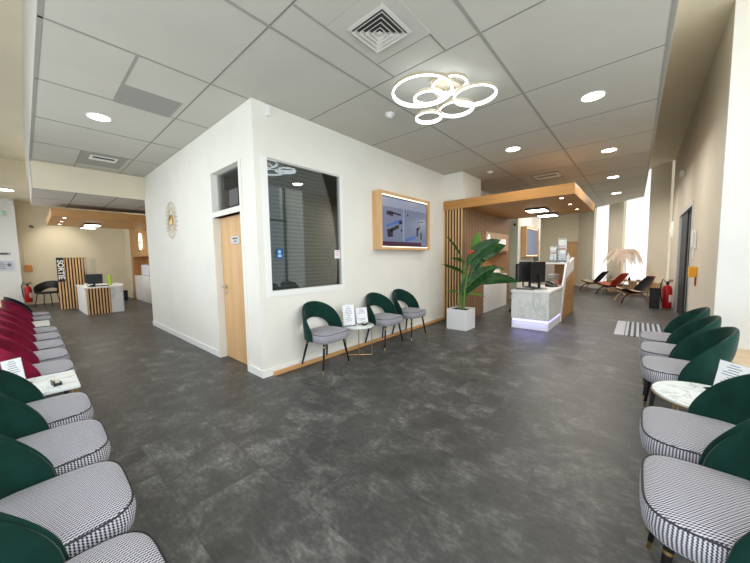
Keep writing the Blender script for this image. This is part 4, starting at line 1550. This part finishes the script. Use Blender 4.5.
e = empty('emergency_light', (LX, 9.95, 3.24), 0, 'small white emergency lamp high on the beige wall above the lift doors', 'emergency light')
MB().box(-0.09, -0.001, -0.10, 0.10, -0.05, 0.05, 0.012).build('lamp_case', 'white_plastic', e)
MB().lathe([(0.03, 0), (0.03, 0.04), (0.02, 0.05)], 16, mtx=Matrix.Translation((-0.05, -0.12, -0.07)) @ Matrix.Rotation(-0.8, 4, 'X')).build('sensor_head', 'white_plastic', e, smooth=True)

# lounge chairs: shell chairs with wing seat on three legs
def lounge(x, y, rz, seat_m, back_m, back_rear, label):
    e = empty('shell_chair', (x, y, 0), rz, label, 'lounge chair', 'three-legged shell lounge chairs')

    def wing(i, j, top):
        u = -1 + 2 * i / 18                  # across
        v = j / 8                            # front to rear
        wdt = 0.46 * (0.72 + 0.28 * math.sin(PI * (0.15 + 0.8 * v)))
        xx = u * wdt
        yy = 0.34 - 0.62 * v - 0.10 * u * u
        zz = 0.37 - 0.09 * math.sin(PI * v * 0.85) + 0.07 * abs(u) ** 2.2 - 0.03 * v
        return Vector((xx, yy, zz + top))
    b = MB()
    b.grid(lambda i, j: wing(i, j, 0.0), 19, 9)
    bmesh.ops.solidify(b.bm, geom=b.bm.faces[:], thickness=0.014)
    st_ = b.build('seat_shell', 'dark_wood', e, smooth=True)
    b = MB()
    b.grid(lambda i, j: wing(2 + i * 14 / 12, 0.1 + j * 7.4 / 8, 0.04 + 0.012 * math.sin(PI * i / 12) * math.sin(PI * j / 8)), 13, 9)
    bmesh.ops.solidify(b.bm, geom=b.bm.faces[:], thickness=0.02)
    b.build('seat_pad', seat_m, st_, smooth=True)

    def back(i, j, off):
        u = -1 + 2 * i / 14
        v = j / 8
        wdt = 0.36 * math.sin(PI * (0.25 + 0.6 * v)) ** 0.5
        return Vector((u * wdt, -0.22 - 0.30 * v + 0.07 * u * u - off, 0.35 + 0.42 * v + 0.4 * off))
    b = MB()
    b.grid(lambda i, j: back(i, j, 0.02), 15, 9)
    bmesh.ops.solidify(b.bm, geom=b.bm.faces[:], thickness=0.014)
    bk = b.build('back_shell', back_rear, e, smooth=True)
    b = MB()
    b.grid(lambda i, j: back(i, j, -0.012), 15, 9)
    bmesh.ops.solidify(b.bm, geom=b.bm.faces[:], thickness=0.022)
    b.build('back_pad', back_m, bk, smooth=True)
    for sx in (-1, 1):
        b = MB()
        b.tube([(sx * 0.30, 0.30, 0.0), (sx * 0.27, 0.24, 0.16), (sx * 0.22, 0.12, 0.27), (sx * 0.12, -0.05, 0.285)], 0.024, 8, r2=0.016)
        b.build('leg', 'light_wood' if sx > 0 else 'dark_wood', e, smooth=True)
    b = MB()
    b.tube([(0.0, -0.46, 0.0), (0.0, -0.36, 0.18), (0.0, -0.2, 0.27), (0.0, -0.05, 0.28)], 0.026, 8, r2=0.018)
    b.tube([(0.0, -0.38, 0.14), (0.0, -0.40, 0.40), (0.0, -0.5, 0.6)], 0.014, 8)
    b.build('leg', 'light_wood', e, smooth=True)


lounge(-1.42, 14.85, PI / 2 - 0.25, 'cush_cream', 'cush_black', 'cush_black', 'shell lounge chair with black back by the tall windows, farthest left of the three')
lounge(-0.78, 13.7, PI / 2 - 0.35, 'cush_pink', 'cush_orange', 'cush_orange', 'orange shell lounge chair in front of the feather lamp')
lounge(-0.16, 11.7, PI / 2 + 0.30, 'cush_cream', 'cush_black', 'cush_pink', 'nearer shell lounge chair with cream seat and black-backed rest beside the bin')

# console table along the facade
cs = empty('console_table', (0, 0, 0), label='low pale wooden console table under the tall windows behind the lounge chairs', cat='table')
b = MB()
b.box(2.30, 4.30, -0.34, -0.04, 0.46, 0.49, mtx=FM)
b.build('tabletop', 'light_wood', cs)
for t_ in (2.36, 3.3, 4.24):
    b = MB()
    b.box(t_ - 0.02, t_ + 0.02, -0.32, -0.06, 0, 0.46, mtx=FM)
    b.build('leg', 'light_wood', cs)
tag(MB().lathe([(0.0, 0), (0.035, 0), (0.04, 0.06), (0.018, 0.10), (0.018, 0.14), (0.0, 0.14)], 16, cap=False).build('small_vase', 'black', smooth=True, loc=FM @ Vector((3.15, -0.2, 0.49))), 'tiny dark vase on the console beside the feather lamp stem', 'vase')
tag(MB().lathe([(0.0, 0), (0.06, 0), (0.07, 0.03), (0.05, 0.06), (0.0, 0.06)], 16, cap=False).build('small_bowl', 'grey_metal', smooth=True, loc=FM @ Vector((3.55, -0.2, 0.49))), 'tiny grey bowl on the console right of the dark vase', 'bowl')

# feather lamp standing on the console
fl = empty('feather_lamp', FM @ Vector((2.93, -0.2, 0.49)), 0, 'lamp shaped like a palm with pale pink drooping feathers on the console', 'lamp')
MB().lathe([(0.0, 0), (0.09, 0), (0.09, 0.015), (0.012, 0.03), (0.0, 0.03)], 20, cap=False).build('lamp_base', 'brass', fl, smooth=True)
MB().tube([(0, 0, 0.02), (0.005, 0, 0.35), (-0.006, 0, 0.6), (0.0, 0, 0.90)], 0.014, 8).build('stem', 'brass', fl, smooth=True)
for k in range(16):
    a = 2 * PI * k / 16 + random.uniform(-0.15, 0.15)
    Lr = random.uniform(0.44, 0.62)
    lift = random.uniform(0.20, 0.36)
    dr = random.uniform(0.34, 0.50)
    c, s_ = math.cos(a), math.sin(a)

    def fp(t, off, drop):
        z = 0.90 + lift * math.sin(PI * min(1, t * 0.75)) - dr * t * t * 0.9 - drop
        return Vector((c * Lr * t - s_ * off, s_ * Lr * t + c * off, z))
    b = MB()
    b.tube([fp(i / 12, 0, 0) for i in range(13)], 0.006, 5, r2=0.002)
    for i in range(46):
        t = 0.12 + 0.88 * i / 45
        wd = 0.15 * math.sin(PI * (0.12 + 0.8 * t)) ** 0.6
        for sg_ in (-1, 1):
            o1 = sg_ * wd * random.uniform(0.75, 1.1)
            dp = wd * random.uniform(0.35, 0.75)
            p0, p1, p2 = fp(t, 0, 0), fp(min(1.05, t + 0.05), o1 * 0.6, dp * 0.25), fp(min(1.12, t + 0.11), o1, dp)
            b.tube([p0, p1, p2], 0.007, 3, r2=0.003)
    b.build('feather', 'feather', fl, smooth=True)
MB().lathe([(0.0, 0.86), (0.035, 0.88), (0.035, 0.93), (0.0, 0.95)], 14, cap=False).build('bulb', mat('warm_bulb', (1, 0.9, 0.7), 0.5, emit=(1, 0.82, 0.6), estr=2.5), fl, smooth=True)

# ------------------------------------------------------------------ left end: exit desk, panel, chair, wall things
sp_ = empty('slatted_exit_screen', (-13.40, 0.86, 0), 0, 'tall oak slatted panel with a black strip lettered SORTIE, far left', 'screen')
MB().box(-0.06, -0.02, -0.29, 0.37, 0, 1.60).build('backing', 'gap', sp_)
b = MB()
for k in range(10):
    y = -0.265 + k * 0.0675
    b.box(-0.02, 0.02, y - 0.018, y + 0.018, 0, 1.60)
b.build('slats', 'oak', sp_)
MB().box(0.021, 0.03, -0.29, -0.13, 0.86, 1.60).build('sign_strip', 'black', sp_)
text_mesh('SORTIE', 0.185, 'sign_letters', 'white_plastic', frame_mtx((0.032, -0.212, 1.23), (0, 0, -1), (0, 1, 0)), sp_, 0.002, 0.004, 0.98)

xd = empty('exit_desk', (-11.9, 1.37, 0), 0, 'small white desk with an oak slatted front before the SORTIE panel', 'desk')
b = MB()
b.prism([(-1.0, -0.46), (0.58, -0.42), (0.60, 0.12), (0.60, 0.40), (-0.3, 0.55), (-1.0, 0.5)], 0.72, 0.76)
b.build('desk_top', 'white', xd)
MB().prism([(-0.98, -0.44), (0.55, -0.40), (0.55, -0.375), (-0.98, -0.415)], 0.0, 0.72).build('left_side', 'white', xd)
MB().prism([(0.55, 0.12), (0.585, 0.12), (0.585, 0.385), (0.55, 0.40), (-0.3, 0.53), (-0.3, 0.50)], 0.0, 0.72).build('right_front', 'marble', xd)
MB().box(0.50, 0.56, -0.37, 0.12, 0, 0.72).build('slat_backing', 'gap', xd)
b = MB()
for k in range(8):
    y = -0.355 + k * 0.064
    b.box(0.56, 0.60, y - 0.017, y + 0.017, 0, 0.72)
b.build('slats', 'oak', xd)
MB().box(-0.9, 0.49, 0.40, 0.42, 0, 0.72).build('rear_leg', 'white', xd)

e = empty('computer_monitor', (-11.85, 1.22, 0.76), -PI / 2 + 0.15, 'dark monitor seen from behind on the left exit desk', 'monitor')
MB().box(-0.19, 0.19, -0.015, 0.015, 0.06, 0.34, 0.006, mtx=Matrix.Rotation(-0.1, 4, 'X')).build('monitor_shell', mat('slate_plastic', s2l((44, 52, 60)), 0.45), e)
MB().box(-0.02, 0.02, -0.02, 0.02, 0.01, 0.2).box(-0.1, 0.1, -0.08, 0.08, 0, 0.012).build('stand', 'black', e)
e = empty('green_binder', (-11.75, 1.55, 0.76), -PI / 2 - 0.25, 'lime green folder standing beside the monitor on the exit desk', 'folder')
MB().box(-0.03, 0.03, -0.11, 0.11, 0.0, 0.30, 0.003).build('folder_cover', 'lime', e)
MB().box(0.031, 0.034, -0.02, 0.02, 0.2, 0.26).build('spine_label', 'black', e)
e = empty('keyboard', (-11.55, 1.30, 0.76), -PI / 2, 'dark keyboard at the front of the left exit desk', 'keyboard')
MB().box(-0.2, 0.2, -0.07, 0.07, 0, 0.02, 0.004).build('keyboard_case', 'black', e)
MB().box(-0.18, 0.18, -0.055, 0.055, 0.02, 0.024).build('keys', 'grey_metal', e)
tag(MB().lathe([(0.0, 0), (0.035, 0), (0.04, 0.09), (0.0, 0.09)], 16, cap=False).build('white_cup', 'white_plastic', smooth=True, loc=(-11.6, 1.03, 0.76)), 'small white cup at the left end of the exit desk', 'cup')
e = empty('desk_card_terminal', (-11.42, 1.12, 0.76), -PI / 2 + 0.3, 'dark card terminal left of the keyboard on the exit desk', 'card terminal')
MB().prism([(-0.09, 0), (0.09, 0), (0.09, 0.06), (-0.09, 0.02)], -0.045, 0.045, 'x').build('terminal_body', 'black', e)
MB().box(-0.035, 0.035, 0.02, 0.07, 0.05, 0.062).build('terminal_display', 'grey_metal', e)
# clear screens standing behind the desk
e = empty('clear_screen', (-13.04, 1.30, 0.0), 0, 'clear acrylic screen standing behind the left exit desk', 'screen')
MB().box(-0.004, 0.004, -0.17, 0.12, 0.78, 1.55).build('acrylic_sheet', 'acrylic', e)
MB().box(-0.02, 0.02, -0.17, 0.12, 0.74, 0.78).box(-0.02, 0.02, -0.04, 0.0, 0.0, 0.74).box(-0.12, 0.12, -0.17, 0.12, 0.0, 0.015).build('screen_foot', 'steel', e)
tag(B('desk_bin', 'black', -14.9, -14.6, 2.12, 2.42, 0.0, 0.36), 'black bin on the floor right of the exit desk by the back wall', 'bin')

# black armchair with openwork back
ac = empty('black_armchair', (-15.0, 0.36, 0), -PI / 2 - 0.5, 'black tub armchair with pierced back by the cream wall, far left', 'chair')
MB().lathe([(0.0, 0.42), (0.24, 0.42), (0.26, 0.45), (0.24, 0.48), (0.0, 0.485)], 28, cap=False).build('seat', 'black', ac, smooth=True)
b = MB()


def acs(i, j):
    th = -1.75 + 3.5 * i / 36
    u = abs(th) / 1.75
    zt = 0.62 + 0.22 * math.cos(u * PI / 2)
    zb = 0.42 + 0.17 * max(0, math.cos(min(1, u * 1.5) * PI / 2))
    a = 2 * PI * j / 14
    zc, hh = (zt + zb) / 2, (zt - zb) / 2
    rr = 0.29 + 0.018 * math.cos(a) + 0.12 * ((zc + hh * math.sin(a)) - 0.45)
    return Vector((rr * math.sin(th), -rr * math.cos(th), zc + hh * math.sin(a)))


b.grid(acs, 37, 14, wrap_v=True, cap=True)
b.build('backrest', 'black', ac, smooth=True)
for (sx, sy) in ((1, 1), (1, -1), (-1, 1), (-1, -1)):
    MB().tube([(sx * 0.17, sy * 0.17, 0.42), (sx * 0.22, sy * 0.22, 0)], 0.014, 8).build('leg', 'black', ac, smooth=True)

extinguisher(-15.2, -0.06, PI, 'red fire extinguisher hung by the white poster wall, far left', 0.16, 1.1)

e = empty('exit_sign', (-15.4, -0.45, 3.05), 0, 'small green and white emergency exit sign on the white wall, far left', 'sign')
MB().box(0.001, 0.05, -0.16, 0.10, -0.09, 0.09, 0.006).build('sign_case', 'white_plastic', e)
MB().box(0.051, 0.054, -0.15, 0.09, -0.075, 0.075).build('sign_face', 'exit_green', e)
b = MB()
b.lathe([(0.016, 0), (0.016, 0.002)], 12, mtx=Matrix.Translation((0.054, 0.0, 0.048)) @ Matrix.Rotation(PI / 2, 4, 'Y'))
b.prism([(-0.02, 0.03), (0.02, 0.03), (0.015, -0.015), (0.05, -0.06), (0.035, -0.066), (0.0, -0.03), (-0.03, -0.066), (-0.045, -0.058), (-0.015, -0.01)], 0.0542, 0.056, 'x')
b.build('running_figure', 'white_plastic', e)
e = empty('wall_poster', (-15.4, -0.56, 1.38), 0, 'landscape notice poster in a grey frame on the white wall, far left', 'poster')
MB().box(0.001, 0.018, -0.30, 0.27, -0.18, 0.18).build('poster_frame', 'steel', e)
MB().box(0.0185, 0.02, -0.28, 0.25, -0.16, 0.16).build('poster_sheet', mat('pale_blue_print', s2l((196, 204, 216)), 0.6), e)
b = MB()
for k in range(4):
    b.box(0.0202, 0.0208, -0.20, 0.06 + 0.03 * (k % 2), 0.08 - 0.06 * k, 0.10 - 0.06 * k)
b.box(0.0202, 0.0208, 0.12, 0.2, -0.03, 0.07)
b.build('poster_print', 'ink', e)
e = empty('wall_plaque', (-15.4, -0.55, 1.76), 0, 'narrow grey lettered plaque above the poster on the white wall', 'sign')
MB().box(0.001, 0.012, -0.26, 0.2, -0.04, 0.04).build('plaque_plate', mat('plaque_grey', s2l((170, 170, 172)), 0.5), e)
MB().box(0.0122, 0.0135, -0.2, 0.14, -0.018, 0.018).build('plaque_lettering', 'ink_dark', e)
e = empty('motion_sensor', (-15.4, -0.23, 3.42), 0, 'small white motion sensor at the top corner of the white wall', 'sensor')
MB().box(0.001, 0.08, -0.05, 0.05, -0.08, 0.06, 0.012).build('sensor_body', 'white_plastic', e)
e = empty('orange_box', (-16.0, 0.0, 1.27), 0, 'small orange call box on the cream wall beside the white corner', 'alarm box')
MB().box(0.001, 0.05, -0.09, 0.09, -0.11, 0.11, 0.008).build('box_body', 'orange_box', e)
MB().tube([(0.03, -0.05, 0.11), (0.03, -0.08, 0.5), (0.03, -0.05, 0.85)], 0.008, 6).build('cable', 'white_plastic', e, smooth=True)
e = empty('wall_camera', (-16.0, 0.15, 2.72), 0, 'small dark camera on the cream wall left of the oak canopy', 'camera')
MB().box(0.001, 0.03, -0.04, 0.04, -0.04, 0.04, 0.006).build('camera_mount', 'grey_metal', e)
MB().tube([(0.03, 0.0, 0.0), (0.16, 0.03, -0.03)], 0.04, 12).build('camera_body', 'grey_metal', e, smooth=True)

# panelled wall: glowing oval logo, cabinet, box
e = empty('oval_sign', (-13.15, 2.65, 2.14), 0, 'glowing upright oval logo sign on the oak panelled wall, left reception', 'sign')
b = MB()
b.prism([(0.17 * math.cos(2 * PI * k / 32), 0.29 * math.sin(2 * PI * k / 32)) for k in range(32)], -0.04, -0.004, 'y')
b.build('glowing_plate', 'oval_glow', e)
b = MB()
for (x, z) in ((-0.05, 0.08), (0.05, 0.02)):
    b.lathe([(0.028, 0), (0.028, 0.006)], 14, mtx=Matrix.Translation((x, -0.041, z)) @ Matrix.Rotation(PI / 2, 4, 'X'))
    b.prism([(x - 0.045, z - 0.16), (x + 0.045, z - 0.16), (x + 0.03, z - 0.04), (x - 0.03, z - 0.04)], -0.047, -0.041, 'y')
b.build('logo_figures', 'tan', e)
e = empty('low_cabinet', (-12.4, 2.87, 0), 0, 'long white low cabinet in the oak niche, left reception', 'cabinet')
MB().box(-2.14, 3.9, -0.20, 0.18, 0.0, 0.93).build('cabinet_body', 'white', e)
for k in range(5):
    x = -2.13 + k * 1.0
    dr = MB().box(x + 0.01, x + 0.98, -0.218, -0.2005, 0.06, 0.92, 0.002).build('door', 'white', e)
    MB().box(x + 0.15, x + 0.22, -0.232, -0.2185, 0.84, 0.86, 0.002).build('handle', 'steel', dr)
e = empty('white_box', (-13.3, 2.86, 0.93), 0, 'rounded white box standing on the low cabinet, left reception', 'box')
MB().box(-0.45, 0.45, -0.15, 0.15, 0.001, 0.40, 0.05).build('box_body', mat('bluish_white_plastic', s2l((222, 226, 240)), 0.5), e)
